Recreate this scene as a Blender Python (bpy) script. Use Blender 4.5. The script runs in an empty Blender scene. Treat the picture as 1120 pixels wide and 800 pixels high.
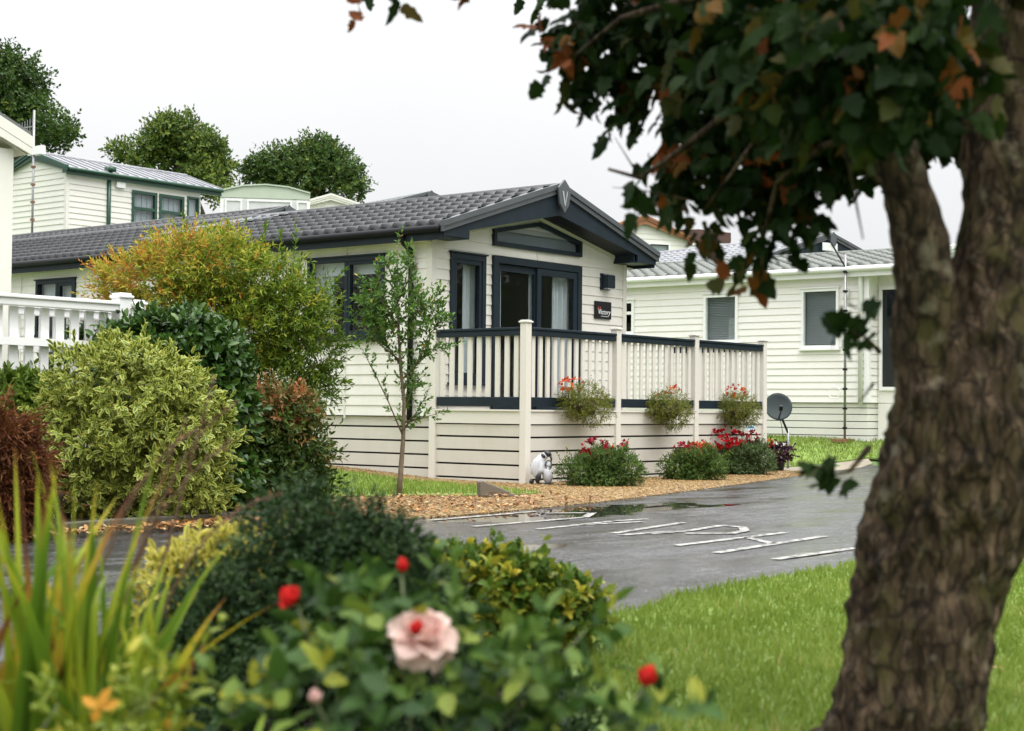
import bpy, bmesh, math, random
import numpy as np
from mathutils import Vector, noise as mnoise

RNG = np.random.default_rng(7)
random.seed(7)
SC = bpy.context.scene
COL = SC.collection
PI = math.pi

# ------------------------------------------------------------------ camera
CAM = np.array([-14.307, -11.299, 0.872])
R_ = np.array([0.62635889, -0.77947628, 0.00955382])
U_ = np.array([-0.02774065, -0.01004, 0.99956473])
F_ = np.array([0.77904108, 0.62635128, 0.02791182])
FPX = 1712.2


def at(x, y, depth):
    """world point seen at photo pixel x,y at a real distance along the view axis"""
    return CAM + (F_ + (x - 560) / FPX * R_ - (y - 400) / FPX * U_) * depth


def gnd(x, y, z=0.0):
    d = F_ + (x - 560) / FPX * R_ - (y - 400) / FPX * U_
    return CAM + d * ((z - CAM[2]) / d[2])


def sm(a, b, x):
    t = np.clip((np.asarray(x, float) - a) / (b - a), 0, 1)
    return t * t * (3 - 2 * t)


def H(x, y):
    """terrain height: level by the camera, a low bank at the neighbour, a terraced hill behind"""
    x = np.asarray(x, float); y = np.asarray(y, float)
    d = (x - CAM[0]) * .779 + (y - CAM[1]) * .626
    lat = (x - CAM[0]) * .626 - (y - CAM[1]) * .779
    dd = d - 5 * sm(0, 8, lat)
    return .4 * sm(23.6, 27, d) + 3.3 * sm(29, 39, dd) + .8 * sm(39, 60, dd)


# ------------------------------------------------------------------ materials
def new_mat(name):
    m = bpy.data.materials.new(name); m.use_nodes = True
    nt = m.node_tree
    return m, nt, nt.nodes['Principled BSDF'], nt.nodes['Material Output']


def lin(c):
    return tuple(c) + (1,) if len(c) == 3 else c


def mat(name, col, rough=.5, var=.12, scale=3., bump=0., bscale=30., metal=0., spec=.5, stain=None, stain_amt=.0, stain_scale=1.5, stretch=(1, 1, 1)):
    m, nt, b, o = new_mat(name)
    L = nt.links
    tc = nt.nodes.new('ShaderNodeTexCoord')
    mp = nt.nodes.new('ShaderNodeMapping'); mp.inputs['Scale'].default_value = stretch
    L.new(tc.outputs['Object'], mp.inputs[0])
    n = nt.nodes.new('ShaderNodeTexNoise'); n.inputs['Scale'].default_value = scale; n.inputs['Detail'].default_value = 6
    L.new(mp.outputs[0], n.inputs['Vector'])
    r = nt.nodes.new('ShaderNodeValToRGB')
    r.color_ramp.elements[0].position = .3; r.color_ramp.elements[1].position = .7
    r.color_ramp.elements[0].color = lin([c * (1 - var) for c in col])
    r.color_ramp.elements[1].color = lin([min(1, c * (1 + var)) for c in col])
    L.new(n.outputs[0], r.inputs[0])
    out = r.outputs[0]
    if stain:
        n2 = nt.nodes.new('ShaderNodeTexNoise'); n2.inputs['Scale'].default_value = stain_scale; n2.inputs['Detail'].default_value = 8
        n2.inputs['Roughness'].default_value = .65
        L.new(mp.outputs[0], n2.inputs['Vector'])
        mr = nt.nodes.new('ShaderNodeMapRange'); mr.inputs[1].default_value = .48; mr.inputs[2].default_value = .72
        mr.inputs[3].default_value = 0; mr.inputs[4].default_value = stain_amt
        L.new(n2.outputs[0], mr.inputs[0])
        mx = nt.nodes.new('ShaderNodeMix'); mx.data_type = 'RGBA'
        L.new(mr.outputs[0], mx.inputs[0]); L.new(out, mx.inputs[6]); mx.inputs[7].default_value = lin(stain)
        out = mx.outputs[2]
    L.new(out, b.inputs['Base Color'])
    b.inputs['Roughness'].default_value = rough; b.inputs['Metallic'].default_value = metal
    b.inputs['Specular IOR Level'].default_value = spec
    if bump > 0:
        nb = nt.nodes.new('ShaderNodeTexNoise'); nb.inputs['Scale'].default_value = bscale; nb.inputs['Detail'].default_value = 5
        L.new(mp.outputs[0], nb.inputs['Vector'])
        bp = nt.nodes.new('ShaderNodeBump'); bp.inputs['Strength'].default_value = bump; bp.inputs['Distance'].default_value = .02
        L.new(nb.outputs[0], bp.inputs['Height']); L.new(bp.outputs[0], b.inputs['Normal'])
    return m


def leafmat(name, stops, rough=.42, trans=.25, edge=None, edge_pos=.55, spec=.22):
    """leaf colour picked per leaf by its own random number; optional pale leaf margin"""
    m, nt, b, o = new_mat(name)
    L = nt.links
    a = nt.nodes.new('ShaderNodeAttribute'); a.attribute_name = 'rnd'
    r = nt.nodes.new('ShaderNodeValToRGB')
    els = r.color_ramp.elements
    while len(els) < len(stops): els.new(.5)
    for e, (p, c) in zip(els, stops): e.position = p; e.color = lin(c)
    L.new(a.outputs['Fac'], r.inputs[0])
    out = r.outputs[0]
    if edge:
        e = nt.nodes.new('ShaderNodeAttribute'); e.attribute_name = 'edg'
        mr = nt.nodes.new('ShaderNodeMapRange'); mr.inputs[1].default_value = edge_pos - .15; mr.inputs[2].default_value = edge_pos + .15
        L.new(e.outputs['Fac'], mr.inputs[0])
        mx = nt.nodes.new('ShaderNodeMix'); mx.data_type = 'RGBA'
        L.new(mr.outputs[0], mx.inputs[0]); L.new(out, mx.inputs[6]); mx.inputs[7].default_value = lin(edge)
        out = mx.outputs[2]
    L.new(out, b.inputs['Base Color']); b.inputs['Roughness'].default_value = rough
    b.inputs['Specular IOR Level'].default_value = spec
    t = nt.nodes.new('ShaderNodeBsdfTranslucent'); L.new(out, t.inputs[0])
    ms = nt.nodes.new('ShaderNodeMixShader'); ms.inputs[0].default_value = trans
    L.new(b.outputs[0], ms.inputs[1]); L.new(t.outputs[0], ms.inputs[2]); L.new(ms.outputs[0], o.inputs[0])
    return m


def glassmat(name, tint=(.75, .8, .82), rough=.02, ior=1.5):
    m, nt, b, o = new_mat(name)
    nt.nodes.remove(b)
    t = nt.nodes.new('ShaderNodeBsdfTransparent'); t.inputs[0].default_value = lin(tint)
    g = nt.nodes.new('ShaderNodeBsdfGlossy'); g.inputs['Roughness'].default_value = rough
    f = nt.nodes.new('ShaderNodeFresnel'); f.inputs[0].default_value = ior
    mul = nt.nodes.new('ShaderNodeMath'); mul.operation = 'MULTIPLY'; mul.inputs[1].default_value = 1.15
    mul.use_clamp = True
    ge = nt.nodes.new('ShaderNodeNewGeometry'); inv = nt.nodes.new('ShaderNodeMath'); inv.operation = 'SUBTRACT'; inv.inputs[0].default_value = 1
    nt.links.new(ge.outputs['Backfacing'], inv.inputs[1])
    mf = nt.nodes.new('ShaderNodeMath'); mf.operation = 'MULTIPLY'; nt.links.new(f.outputs[0], mf.inputs[0]); nt.links.new(inv.outputs[0], mf.inputs[1])
    nt.links.new(mf.outputs[0], mul.inputs[0])
    x = nt.nodes.new('ShaderNodeMixShader')
    nt.links.new(mul.outputs[0], x.inputs[0]); nt.links.new(t.outputs[0], x.inputs[1]); nt.links.new(g.outputs[0], x.inputs[2])
    nt.links.new(x.outputs[0], o.inputs[0])
    return m


M = {}
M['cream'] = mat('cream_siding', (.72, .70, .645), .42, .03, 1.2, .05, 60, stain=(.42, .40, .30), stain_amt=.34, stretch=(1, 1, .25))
M['cream_gable'] = mat('cream_gable_siding', (.66, .635, .575), .42, .03, 1.2, .05, 60, stain=(.40, .38, .29), stain_amt=.34, stretch=(1, 1, .25))  # same siding in a darker, warmer copy for the shaded gable front
M['skirt'] = mat('beige_skirting', (.58, .555, .495), .45, .04, 1.5, .04, 50, stain=(.30, .28, .2), stain_amt=.3, stretch=(1, 1, .4))
M['deckpvc'] = mat('beige_deck_board', (.58, .55, .49), .42, .035, 1.5, .03, 50, stain=(.30, .28, .2), stain_amt=.3, stretch=(1, 1, .4))
M['post'] = mat('beige_post', (.66, .63, .565), .42, .035, 1.5, .03, 50, stain=(.36, .33, .25), stain_amt=.12, stretch=(1, 1, .4))
M['navy'] = mat('dark_slate_trim', (.013, .021, .029), .45, .14, 5, .04, 40, spec=.2)
M['navy_l'] = mat('grey_capping', (.075, .082, .09), .36, .1, 4, .03, 40)
M['black'] = mat('black_plastic', (.010, .011, .013), .5, .1, 4, spec=.2)
M['gap'] = mat('dark_underfloor', (.02, .019, .017), .9, .2, 3)
M['tile'] = mat('dark_roof_tile', (.034, .035, .038), .26, .25, 2.2, .10, 80, spec=.32, stain=(.02, .021, .02), stain_amt=.45, stain_scale=5)
M['tile_nb'] = mat('grey_green_roof_tile', (.135, .145, .13), .55, .2, 2, .15, 80, stain=(.12, .13, .1), stain_amt=.5, stain_scale=4)
M['tile_g'] = mat('pale_grey_roof_tile', (.24, .245, .26), .45, .15, 2, .1, 80)
M['white'] = mat('white_upvc', (.80, .80, .78), .35, .03, 2)
M['white_fence'] = mat('white_fence', (.78, .78, .77), .4, .03, 2, stain=(.5, .5, .45), stain_amt=.15)
M['nb_wall'] = mat('white_cream_siding', (.80, .775, .735), .45, .03, 1.5, .04, 60, stain=(.5, .48, .4), stain_amt=.22, stretch=(1, 1, .3))
M['nb_skirt'] = mat('white_skirting', (.70, .69, .63), .5, .04, 1.5, stain=(.4, .38, .3), stain_amt=.2)
M['bg_wall'] = mat('far_cream_siding', (.70, .69, .62), .5, .03, 1.5)
M['green'] = mat('green_trim', (.015, .062, .036), .35, .12, 3)
M['palegreen'] = mat('pale_green_panel', (.42, .48, .38), .5, .05, 2)
M['brown'] = mat('tan_brown_trim', (.27, .115, .045), .5, .12, 3)
M['dkbrown'] = mat('dark_brown_panel', (.075, .036, .026), .5, .1, 3)
M['soffit'] = mat('cream_soffit', (.55, .54, .42), .6, .06, 2)
M['curtain'] = mat('pale_curtain', (.62, .63, .62), .8, .05, 4)
M['blind'] = mat('grey_blind', (.55, .56, .56), .7, .08, 4)
M['blind_w'] = mat('white_blind', (.70, .70, .70), .7, .05, 4)
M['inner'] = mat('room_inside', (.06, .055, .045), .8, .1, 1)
M['glass'] = glassmat('window_glass', (.86, .89, .9))
M['glass_d'] = glassmat('dark_window_glass', (.30, .34, .36))
M['glass_p'] = glassmat('pale_panel_glass', (.8, .82, .84), .08, 1.35)
M['metal'] = mat('galvanised_metal', (.28, .28, .28), .4, .1, 6, metal=.7)
M['dish'] = mat('grey_dish_mesh', (.035, .045, .046), .6, .1, 4, spec=.15)
M['rust'] = mat('rusty_metal', (.2, .1, .05), .8, .2, 8)
M['bark_s'] = mat('sapling_bark', (.15, .115, .075), .8, .25, 20, .3, 60)
M['bark_bg'] = mat('far_bark', (.07, .055, .04), .9, .2, 4)
M['stem'] = mat('green_stem', (.07, .09, .03), .6, .2, 15)
M['stem_b'] = mat('brown_stem', (.11, .06, .03), .7, .2, 15)
M['pot'] = mat('dark_flower_pot', (.03, .03, .03), .5, .15, 5)
M['basket'] = mat('coir_basket', (.06, .045, .025), .9, .25, 20, .3, 60)
M['wood'] = mat('weathered_wood', (.14, .115, .085), .75, .3, 6, .4, 40, stretch=(1, 1, 6), stain=(.06, .07, .03), stain_amt=.5, stain_scale=6)
M['soil'] = mat('dark_soil', (.022, .016, .011), .95, .4, 8, .8, 25, spec=.08)
M['bird_w'] = mat('white_grey_glaze', (.5, .51, .54), .45, .18, 9, .15, 40, stain=(.3, .31, .34), stain_amt=.5, stain_scale=9)
M['bird_b'] = mat('black_glaze', (.018, .018, .02), .4, .2, 9)
M['sign'] = mat('black_plate', (.014, .014, .015), .5, .1, 5, spec=.15)
M['letter'] = mat('silver_letter', (.7, .7, .7), .4, .03, 5)
M['redmark'] = mat('red_mark', (.45, .09, .07), .4, .05, 5)
M['sticker'] = mat('pale_blue_sticker', (.55, .72, .8), .4, .05, 5)
M['lampglass'] = mat('lamp_lens', (.35, .36, .36), .3, .05, 5)
M['paving'] = mat('pale_concrete', (.22, .19, .14), .85, .2, 5, .3, 40)


def m_gravel():
    m, nt, b, o = new_mat('golden_gravel'); L = nt.links
    tc = nt.nodes.new('ShaderNodeTexCoord')
    v = nt.nodes.new('ShaderNodeTexVoronoi'); v.inputs['Scale'].default_value = 38
    L.new(tc.outputs['Object'], v.inputs['Vector'])
    r = nt.nodes.new('ShaderNodeValToRGB'); r.color_ramp.interpolation = 'CONSTANT'
    els = r.color_ramp.elements
    for p, c in ((0, (.21, .115, .035)), (.2, (.29, .18, .055)), (.42, (.09, .045, .016)), (.6, (.34, .25, .11)), (.8, (.16, .085, .026))):
        if p == 0: e = els[0]
        elif p == .2: e = els[1]; e.position = .2
        else: e = els.new(p)
        e.color = lin(c)
    L.new(v.outputs['Color'], r.inputs[0]); L.new(r.outputs[0], b.inputs['Base Color'])
    b.inputs['Roughness'].default_value = .5
    bp = nt.nodes.new('ShaderNodeBump'); bp.invert = True; bp.inputs['Strength'].default_value = 1; bp.inputs['Distance'].default_value = .015
    L.new(v.outputs['Distance'], bp.inputs['Height']); L.new(bp.outputs[0], b.inputs['Normal'])
    return m


M['gravel'] = m_gravel()
M['pebble'] = leafmat('golden_pebble', [(0, (.08, .04, .014)), (.3, (.26, .155, .045)), (.6, (.16, .08, .022)), (.85, (.36, .26, .12)), (1, (.07, .04, .02))], .45, 0.)


def m_road():
    m, nt, b, o = new_mat('wet_asphalt'); L = nt.links
    tc = nt.nodes.new('ShaderNodeTexCoord')
    def nz(s, d=6, st=None, rough=.55):
        n = nt.nodes.new('ShaderNodeTexNoise'); n.inputs['Scale'].default_value = s; n.inputs['Detail'].default_value = d; n.inputs['Roughness'].default_value = rough
        if st:
            mp = nt.nodes.new('ShaderNodeMapping'); mp.inputs['Scale'].default_value = st; mp.inputs['Rotation'].default_value = (0, 0, .25)
            L.new(tc.outputs['Object'], mp.inputs[0]); L.new(mp.outputs[0], n.inputs['Vector'])
        else: L.new(tc.outputs['Object'], n.inputs['Vector'])
        return n
    def rmp(src, a, b_, lo, hi):
        r = nt.nodes.new('ShaderNodeMapRange'); r.inputs[1].default_value = a; r.inputs[2].default_value = b_
        r.inputs[3].default_value = lo; r.inputs[4].default_value = hi
        L.new(src, r.inputs[0]); return r.outputs[0]
    wet = nz(.8, 5, (.55, 1.5, 1))           # broad wet and drier patches
    fine = nz(42, 4, None, .8)
    mid = nz(3.2, 7, (.5, 1.4, 1), .7)
    agg = nt.nodes.new('ShaderNodeTexVoronoi'); agg.inputs['Scale'].default_value = 55
    L.new(tc.outputs['Object'], agg.inputs['Vector'])
    cr = nt.nodes.new('ShaderNodeValToRGB')
    cr.color_ramp.elements[0].color = (.010, .011, .012, 1); cr.color_ramp.elements[1].color = (.10, .10, .103, 1)
    L.new(agg.outputs['Color'], cr.inputs[0])
    # pool mask: explicit hollows plus noise
    sx = nt.nodes.new('ShaderNodeSeparateXYZ'); L.new(tc.outputs['Object'], sx.inputs[0])
    masks = []
    def sub(a, v):
        s = nt.nodes.new('ShaderNodeMath'); s.operation = 'SUBTRACT'; L.new(a, s.inputs[0]); s.inputs[1].default_value = v; return s.outputs[0]
    def op(k, a, b2):
        s = nt.nodes.new('ShaderNodeMath'); s.operation = k
        for i, q in enumerate((a, b2)):
            if isinstance(q, (int, float)): s.inputs[i].default_value = q
            else: L.new(q, s.inputs[i])
        return s.outputs[0]
    wob = nz(2.2, 5)
    for (cx, cy, rx, ry) in ((-3.05, -3.4, 1.5, .5), (-4.6, -3.35, .6, .5), (-1.9, -3.75, .5, .12), (-6.1, -2.9, .8, .35), (-5.75, -6.75, .35, .1), (-6.6, -5.2, .45, .14), (-3.2, -7.0, 1.2, .3)):
        dx = op('DIVIDE', sub(sx.outputs[0], cx), rx); dy = op('DIVIDE', sub(sx.outputs[1], cy), ry)
        r2 = op('ADD', op('MULTIPLY', dx, dx), op('MULTIPLY', dy, dy))
        r2 = op('ADD', r2, rmp(wob.outputs[0], .3, .7, -.9, .9))
        masks.append(rmp(r2, .75, 1.1, 1, 0))
    mk = masks[0]
    for q in masks[1:]: mk = op('MAXIMUM', mk, q)
    wetr = rmp(wet.outputs[0], .38, .62, .27, .12)
    wetr = op('ADD', wetr, op('ADD', rmp(fine.outputs[0], .4, .62, -.03, .08), rmp(mid.outputs[0], .4, .62, -.06, .08)))
    rr = nt.nodes.new('ShaderNodeMix'); rr.data_type = 'FLOAT'
    L.new(mk, rr.inputs[0]); L.new(wetr, rr.inputs[2]); rr.inputs[3].default_value = .015
    L.new(rr.outputs[0], b.inputs['Roughness'])
    gr = nt.nodes.new('ShaderNodeMix'); gr.data_type = 'RGBA'; gr.blend_type = 'MULTIPLY'; gr.inputs[0].default_value = 1
    L.new(cr.outputs[0], gr.inputs[6]); L.new(op('MULTIPLY', rmp(fine.outputs[0], .36, .64, .5, 1.4), rmp(mid.outputs[0], .35, .65, .5, 1.2)), gr.inputs[7])
    dk = nt.nodes.new('ShaderNodeMix'); dk.data_type = 'RGBA'
    L.new(mk, dk.inputs[0]); L.new(gr.outputs[2], dk.inputs[6]); dk.inputs[7].default_value = (.02, .021, .02, 1)
    L.new(dk.outputs[2], b.inputs['Base Color'])
    b.inputs['IOR'].default_value = 1.4
    bp = nt.nodes.new('ShaderNodeBump'); bp.inputs['Distance'].default_value = .012
    rg2 = nz(1.7, 4, (.5, 1.3, 1)); st = op('MULTIPLY', rmp(mk, 0, 1, 1., 0), rmp(rg2.outputs[0], .4, .62, .10, .55)); L.new(st, bp.inputs['Strength'])
    hs = op('ADD', agg.outputs['Distance'], op('MULTIPLY', fine.outputs[0], .5)); L.new(hs, bp.inputs['Height'])
    L.new(bp.outputs[0], b.inputs['Normal'])
    return m


M['road'] = m_road()


def m_paint():
    m, nt, b, o = new_mat('worn_white_paint'); L = nt.links
    tc = nt.nodes.new('ShaderNodeTexCoord')
    n = nt.nodes.new('ShaderNodeTexNoise'); n.inputs['Scale'].default_value = 14; n.inputs['Detail'].default_value = 8; n.inputs['Roughness'].default_value = .7
    L.new(tc.outputs['Object'], n.inputs['Vector'])
    r = nt.nodes.new('ShaderNodeValToRGB'); r.color_ramp.elements[0].position = .43; r.color_ramp.elements[1].position = .53
    r.color_ramp.elements[0].color = (.06, .06, .06, 1); r.color_ramp.elements[1].color = (.36, .35, .32, 1)
    L.new(n.outputs[0], r.inputs[0]); L.new(r.outputs[0], b.inputs['Base Color']); b.inputs['Roughness'].default_value = .5; b.inputs['Specular IOR Level'].default_value = .25
    return m


M['paint'] = m_paint()
M['ground'] = mat('rough_grass_ground', (.06, .11, .022), .8, .3, 2.5, .6, 30, stain=(.07, .06, .03), stain_amt=.4)
M['turf'] = mat('turf_under_blades', (.13, .20, .03), .8, .3, 3, .5, 40)


def m_bark():
    m, nt, b, o = new_mat('rough_mossy_bark'); L = nt.links
    tc = nt.nodes.new('ShaderNodeTexCoord')
    mp = nt.nodes.new('ShaderNodeMapping'); mp.inputs['Scale'].default_value = (1, 1, .35); L.new(tc.outputs['Object'], mp.inputs[0])
    n = nt.nodes.new('ShaderNodeTexNoise'); n.inputs['Scale'].default_value = 30; n.inputs['Detail'].default_value = 9; n.inputs['Roughness'].default_value = .7
    L.new(mp.outputs[0], n.inputs['Vector'])
    r = nt.nodes.new('ShaderNodeValToRGB'); els = r.color_ramp.elements
    els[0].position = .32; els[0].color = (.014, .010, .006, 1); els[1].position = .74; els[1].color = (.24, .165, .105, 1)
    e = els.new(.50); e.color = (.062, .041, .024, 1)
    L.new(n.outputs[0], r.inputs[0])
    n2 = nt.nodes.new('ShaderNodeTexNoise'); n2.inputs['Scale'].default_value = 9; n2.inputs['Detail'].default_value = 7
    L.new(tc.outputs['Object'], n2.inputs['Vector'])
    mr = nt.nodes.new('ShaderNodeMapRange'); mr.inputs[1].default_value = .5; mr.inputs[2].default_value = .66; mr.inputs[4].default_value = .75
    L.new(n2.outputs[0], mr.inputs[0])
    mx = nt.nodes.new('ShaderNodeMix'); mx.data_type = 'RGBA'; L.new(mr.outputs[0], mx.inputs[0]); L.new(r.outputs[0], mx.inputs[6]); mx.inputs[7].default_value = (.075, .068, .020, 1)
    # deep cracks between bark plates and pale lichen flecks
    v = nt.nodes.new('ShaderNodeTexVoronoi'); v.feature = 'DISTANCE_TO_EDGE'; v.inputs['Scale'].default_value = 26
    mp2 = nt.nodes.new('ShaderNodeMapping'); mp2.inputs['Scale'].default_value = (1, 1, .32)
    dn = nt.nodes.new('ShaderNodeMix'); dn.data_type = 'RGBA'; dn.blend_type = 'ADD'; dn.inputs[0].default_value = .11
    L.new(tc.outputs['Object'], dn.inputs[6]); L.new(n2.outputs['Color'], dn.inputs[7]); L.new(dn.outputs[2], mp2.inputs[0]); L.new(mp2.outputs[0], v.inputs['Vector'])
    ck = nt.nodes.new('ShaderNodeMapRange'); ck.inputs[1].default_value = .0; ck.inputs[2].default_value = .12; ck.inputs[3].default_value = .2; ck.inputs[4].default_value = 1
    L.new(v.outputs['Distance'], ck.inputs[0])
    mk_ = nt.nodes.new('ShaderNodeMix'); mk_.data_type = 'RGBA'; mk_.blend_type = 'MULTIPLY'; mk_.inputs[0].default_value = 1
    L.new(mx.outputs[2], mk_.inputs[6]); L.new(ck.outputs[0], mk_.inputs[7])
    n3 = nt.nodes.new('ShaderNodeTexNoise'); n3.inputs['Scale'].default_value = 17; n3.inputs['Detail'].default_value = 4; L.new(tc.outputs['Object'], n3.inputs['Vector'])
    lr = nt.nodes.new('ShaderNodeMapRange'); lr.inputs[1].default_value = .58; lr.inputs[2].default_value = .74; lr.inputs[4].default_value = .6; L.new(n3.outputs[0], lr.inputs[0])
    ml = nt.nodes.new('ShaderNodeMix'); ml.data_type = 'RGBA'; L.new(lr.outputs[0], ml.inputs[0]); L.new(mk_.outputs[2], ml.inputs[6]); ml.inputs[7].default_value = (.27, .24, .17, 1)
    L.new(ml.outputs[2], b.inputs['Base Color']); b.inputs['Roughness'].default_value = .85; b.inputs['Specular IOR Level'].default_value = .2
    bp = nt.nodes.new('ShaderNodeBump'); bp.inputs['Strength'].default_value = 1; bp.inputs['Distance'].default_value = .02
    L.new(n.outputs[0], bp.inputs['Height']); L.new(bp.outputs[0], b.inputs['Normal'])
    return m


M['bark'] = m_bark()

# leaf colours
M['l_var'] = leafmat('variegated_leaf', [(0, (.04, .085, .010)), (1, (.13, .20, .025))], .4, .25, edge=(.46, .47, .10), edge_pos=.55)
M['l_hedge'] = leafmat('laurel_leaf', [(0, (.020, .052, .008)), (.6, (.042, .10, .014)), (1, (.09, .16, .025))], .32, .15, spec=.4)
M['l_tall'] = leafmat('autumn_shrub_leaf', [(0, (.07, .13, .012)), (.42, (.17, .24, .018)), (.62, (.30, .34, .04)), (.84, (.50, .39, .05)), (.95, (.50, .27, .04)), (1, (.42, .17, .03))], .45, .35)
M['l_tallg'] = leafmat('fresh_green_leaf', [(0, (.05, .115, .012)), (.7, (.12, .21, .02)), (1, (.2, .27, .03))], .45, .35)
M['l_dark'] = leafmat('bronze_shrub_leaf', [(0, (.03, .06, .010)), (.45, (.07, .12, .018)), (.7, (.15, .11, .03)), (1, (.30, .10, .035))], .45, .25)
M['l_maple'] = leafmat('red_thread_leaf', [(0, (.06, .02, .009)), (.6, (.16, .055, .02)), (1, (.27, .12, .035))], .5, .25)
M['l_green'] = leafmat('mid_green_leaf', [(0, (.05, .105, .012)), (1, (.15, .22, .03))], .4, .25)
M['l_sap'] = leafmat('sapling_leaf', [(0, (.035, .09, .014)), (.7, (.09, .18, .025)), (.96, (.16, .25, .03)), (1, (.4, .3, .04))], .4, .35)
M['l_iris'] = leafmat('sword_leaf', [(0, (.045, .12, .014)), (.3, (.14, .24, .018)), (.55, (.36, .40, .025)), (.72, (.45, .36, .03)), (.86, (.34, .16, .03)), (1, (.13, .05, .025))], .42, .35)
M['l_yel'] = leafmat('gold_margin_leaf', [(0, (.12, .17, .02)), (1, (.36, .36, .06))], .4, .3, edge=(.66, .58, .12), edge_pos=.45)
M['l_yel2'] = leafmat('green_gold_leaf', [(0, (.07, .13, .015)), (.7, (.22, .28, .03)), (1, (.5, .44, .06))], .4, .3)
M['l_hebe'] = leafmat('small_dark_leaf', [(0, (.016, .042, .012)), (.7, (.040, .085, .022)), (1, (.10, .16, .05))], .5, .2, spec=.3)
M['l_gc'] = leafmat('yellowing_leaf', [(0, (.045, .11, .014)), (.5, (.12, .20, .025)), (.7, (.36, .38, .04)), (1, (.60, .48, .05))], .4, .25)
M['l_rose'] = leafmat('rose_leaf', [(0, (.014, .040, .008)), (.55, (.045, .10, .015)), (.85, (.13, .20, .03)), (1, (.27, .28, .03))], .5, .25, spec=.25)
M['l_tree'] = leafmat('broad_tree_leaf', [(0, (.006, .019, .003)), (.66, (.017, .039, .006)), (.82, (.055, .055, .010)), (.94, (.14, .07, .012)), (1, (.19, .055, .012))], .55, .2, spec=.12)
M['l_bg'] = leafmat('far_tree_leaf', [(0, (.025, .06, .012)), (.6, (.065, .115, .02)), (1, (.17, .22, .035))], .5, .3)
M['l_basket'] = leafmat('trailing_leaf', [(0, (.08, .11, .015)), (.6, (.18, .20, .03)), (1, (.30, .29, .07))], .45, .35)
M['l_bed'] = leafmat('bed_plant_leaf', [(0, (.03, .075, .014)), (.6, (.085, .15, .028)), (1, (.2, .25, .06))], .4, .25)
M['l_grey'] = leafmat('grey_green_leaf', [(0, (.04, .075, .02)), (.6, (.10, .15, .05)), (1, (.2, .25, .12))], .5, .25)
M['l_orange'] = leafmat('amber_leaf', [(0, (.12, .07, .015)), (.5, (.36, .2, .03)), (1, (.5, .3, .05))], .45, .3)
M['f_rose'] = leafmat('scarlet_petal', [(0, (.42, .008, .012)), (.6, (.62, .018, .02)), (1, (.68, .05, .04))], .6, .3, spec=.1)
M['f_red'] = leafmat('red_petal', [(0, (.20, .006, .010)), (.6, (.42, .014, .02)), (1, (.62, .03, .02))], .6, .25, spec=.1)
M['f_coral'] = leafmat('coral_petal', [(0, (.40, .03, .02)), (.6, (.52, .10, .03)), (1, (.6, .2, .05))], .6, .25, spec=.1)
M['f_crimson'] = leafmat('crimson_petal', [(0, (.18, .008, .02)), (.6, (.34, .014, .03)), (1, (.45, .10, .12))], .6, .25, spec=.1)
M['f_pink'] = leafmat('pink_petal', [(0, (.72, .27, .26)), (.4, (.78, .48, .44)), (1, (.84, .64, .57))], .6, .35, spec=.12)
M['f_white'] = leafmat('white_petal', [(0, (.7, .66, .6)), (1, (.8, .8, .76))], .5, .3)
M['l_purple'] = leafmat('dark_purple_leaf', [(0, (.02, .008, .014)), (1, (.07, .02, .035))], .4, .2)
M['grass'] = leafmat('grass_blade', [(0, (.12, .185, .022)), (.6, (.215, .29, .05)), (.93, (.31, .37, .085)), (1, (.42, .37, .14))], .5, .4)
M['litter'] = leafmat('fallen_leaf', [(0, (.10, .045, .02)), (.5, (.26, .13, .05)), (.8, (.4, .2, .06)), (1, (.42, .34, .2))], .5, .1)


# ------------------------------------------------------------------ object helpers
def tag(o, label=None, cat=None, group=None, kind=None):
    if label: o['label'] = label
    if cat: o['category'] = cat
    if group: o['group'] = group
    if kind: o['kind'] = kind
    return o


def empty(name, loc, rz=0., label=None, cat=None, group=None):
    o = bpy.data.objects.new(name, None); COL.objects.link(o)
    o.location = tuple(float(v) for v in loc); o.rotation_euler = (0, 0, rz); o.empty_display_size = .2
    return tag(o, label, cat, group)


def link_mesh(name, me, material, parent=None, local=False):
    o = bpy.data.objects.new(name, me); COL.objects.link(o)
    if material is not None: me.materials.append(material)
    if parent is not None:
        o.parent = parent
    return o


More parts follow.
